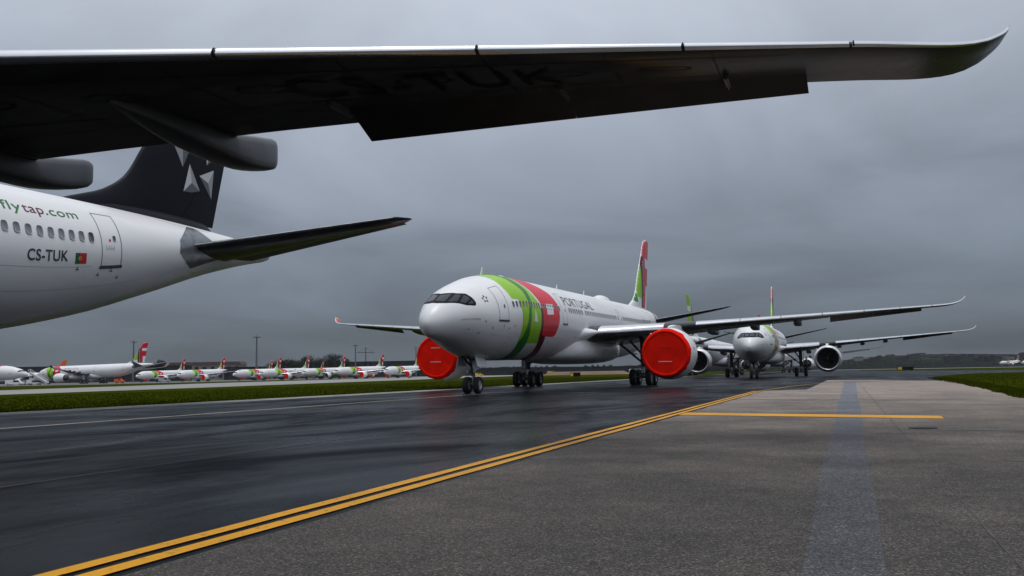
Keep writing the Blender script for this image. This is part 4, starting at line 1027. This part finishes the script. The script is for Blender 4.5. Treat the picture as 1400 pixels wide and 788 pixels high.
hill('hills', [(-200, 8), (60, 12), (240, 10), (420, 12), (600, 14), (800, 12), (1000, 8), (1150, 4)], 900, 1700, M['land'])
def tree(u, D, h, w, seed, label):
    rr = random.Random(seed); x, y = at(u, D); t = thing('tree', label, 'tree', (x, y), 0, 'dark trees behind the parked airliners')
    bm = bmesh.new(); tube(bm, (0, 0, 0), (rr.uniform(-.3, .3), 0, h * .55), .32, .16, 8)
    limbs = []
    for k in range(6):
        a = rr.uniform(0, 2 * pi); e = Vector((cos(a) * w * .3, sin(a) * w * .3, h * rr.uniform(.55, .8))); tube(bm, (0, 0, h * rr.uniform(.25, .45)), e, .12, .04, 6); limbs.append(e)
    mob('trunk', fin_mesh('trunk', bm), M['bark'], t)
    V = []; F = []
    cl = [Vector((rr.gauss(0, w * .22), rr.gauss(0, w * .22), h * rr.uniform(.38, .92))) for _ in range(30)]
    for c_ in cl:
        rad = w * rr.uniform(.12, .24)
        for _ in range(90):
            d_ = Vector((rr.gauss(0, 1), rr.gauss(0, 1), rr.gauss(0, .8))).normalized() * rad * rr.random() ** .4; p = c_ + d_
            a1 = Vector((rr.uniform(-1, 1), rr.uniform(-1, 1), rr.uniform(-1, 1))).normalized(); b1 = a1.orthogonal().normalized(); z_ = rr.uniform(.25, .5)
            k = len(V); V += [p - a1 * z_, p + b1 * z_ * .6, p + a1 * z_, p - b1 * z_ * .6]; F.append((k, k + 1, k + 2, k + 3))
    me = bpy.data.meshes.new('crown'); me.from_pydata([tuple(v) for v in V], [], F); mob('crown', me, M['leaf'], t)
tl = [(342, 640, 8), (356, 655, 9), (374, 620, 11), (388, 610, 13), (403, 620, 13), (417, 610, 15), (430, 640, 14), (443, 615, 14), (457, 600, 16), (466, 620, 13)]
for i, (u, D, h) in enumerate(tl):
    w_ = ('leftmost', 'second', 'third', 'fourth', 'fifth', 'sixth', 'seventh', 'eighth', 'ninth', 'rightmost')[i]
    tree(u, D, h, h * .95, i, 'dark tree in the clump behind the parked airliners, %s from the left' % w_ if i not in (0, 9) else 'dark tree in the clump behind the parked airliners, %s' % w_)
tree(216, 560, 13, 9, 31, 'dark pointed tree left of the long red roofed building')
def wood(name, label, u0, u1, D0, D1, zf, n, hmax, seed):
    rr = random.Random(seed); V = []; F = []
    for _ in range(n):
        u = rr.uniform(u0, u1); D = rr.uniform(D0, D1); x, y = at(u, D); hh = hmax * (.35 + .65 * abs(sin(u * .21 + sin(u * .077) * 3))) * rr.random() ** .6
        p = Vector((x, y, zf(D) + hh)); a1 = Vector((rr.uniform(-1, 1), rr.uniform(-1, 1), rr.uniform(-1, 1))).normalized(); b1 = a1.orthogonal().normalized(); z_ = rr.uniform(.7, 1.7)
        k = len(V); V += [p - a1 * z_, p + b1 * z_ * .6, p + a1 * z_, p - b1 * z_ * .6]; F.append((k, k + 1, k + 2, k + 3))
    me = bpy.data.meshes.new(name); me.from_pydata([tuple(v) for v in V], [], F); o = mob(name, me, M['leaf']); o['kind'] = 'stuff'; o['label'] = label
wood('far_wood', 'dark far wood on the ridge at right', 1150, 1480, 1250, 1500, lambda D: 2 + (D - 1250) * .02, 14000, 8, 5)
wood('far_wood', 'dark hedge line behind the parked rows', 150, 1010, 760, 840, lambda D: 0, 16000, 7, 6)
# tower crane far behind
x, y = at(499, 900); cr = thing('tower_crane', 'thin grey tower crane above the parked airliners', 'crane', (x, y))
bm = bmesh.new(); tube(bm, (0, 0, 0), (0, 0, 30), .7, .7, 4); mob('tower', fin_mesh('tower', bm, smooth=False), M['pole'], cr)
bm = bmesh.new(); tube(bm, (-9, 0, 25), (9, 0, 25), .5, .5, 4); tube(bm, (0, 0, 30), (-8, 0, 25.3), .15, .15, 4); tube(bm, (0, 0, 30), (7, 0, 25.3), .15, .15, 4); mob('jib', fin_mesh('jib', bm, smooth=False), M['pole'], cr)
# earth bank under the belly
bm = bmesh.new(); pts = []
for X, h in ((0, 0), (4, 1.2), (10, 1.6), (16, .9), (20, 0)): pts.append([Vector(((740 + 120 * i / 12 - 700) / FPX * (420 + X), 420 + X, h * (1 if 0 < i < 12 else .1))) for i in range(13)])
loft(bm, pts, closed=False); e = mob('earth_bank', fin_mesh('earth_bank', bm), M['earth']); e['kind'] = 'structure'

# ------------------------------------------------------------------ damp air
bm = bmesh.new(); box(bm, (0, 1400, 27), (6000, 6000, 60)); hz = mob('haze', fin_mesh('haze', bm, smooth=False), None); hz['kind'] = 'stuff'
hm = bpy.data.materials.new('damp_air'); hm.use_nodes = True; t = hm.node_tree; t.nodes.clear()
ho = N(t, 'ShaderNodeOutputMaterial'); hv = N(t, 'ShaderNodeVolumePrincipled'); hv.inputs['Color'].default_value = (.80, .86, .95, 1); hv.inputs['Density'].default_value = .00005; hv.inputs['Anisotropy'].default_value = .2
t.links.new(hv.outputs[0], ho.inputs['Volume']); hz.data.materials.append(hm)
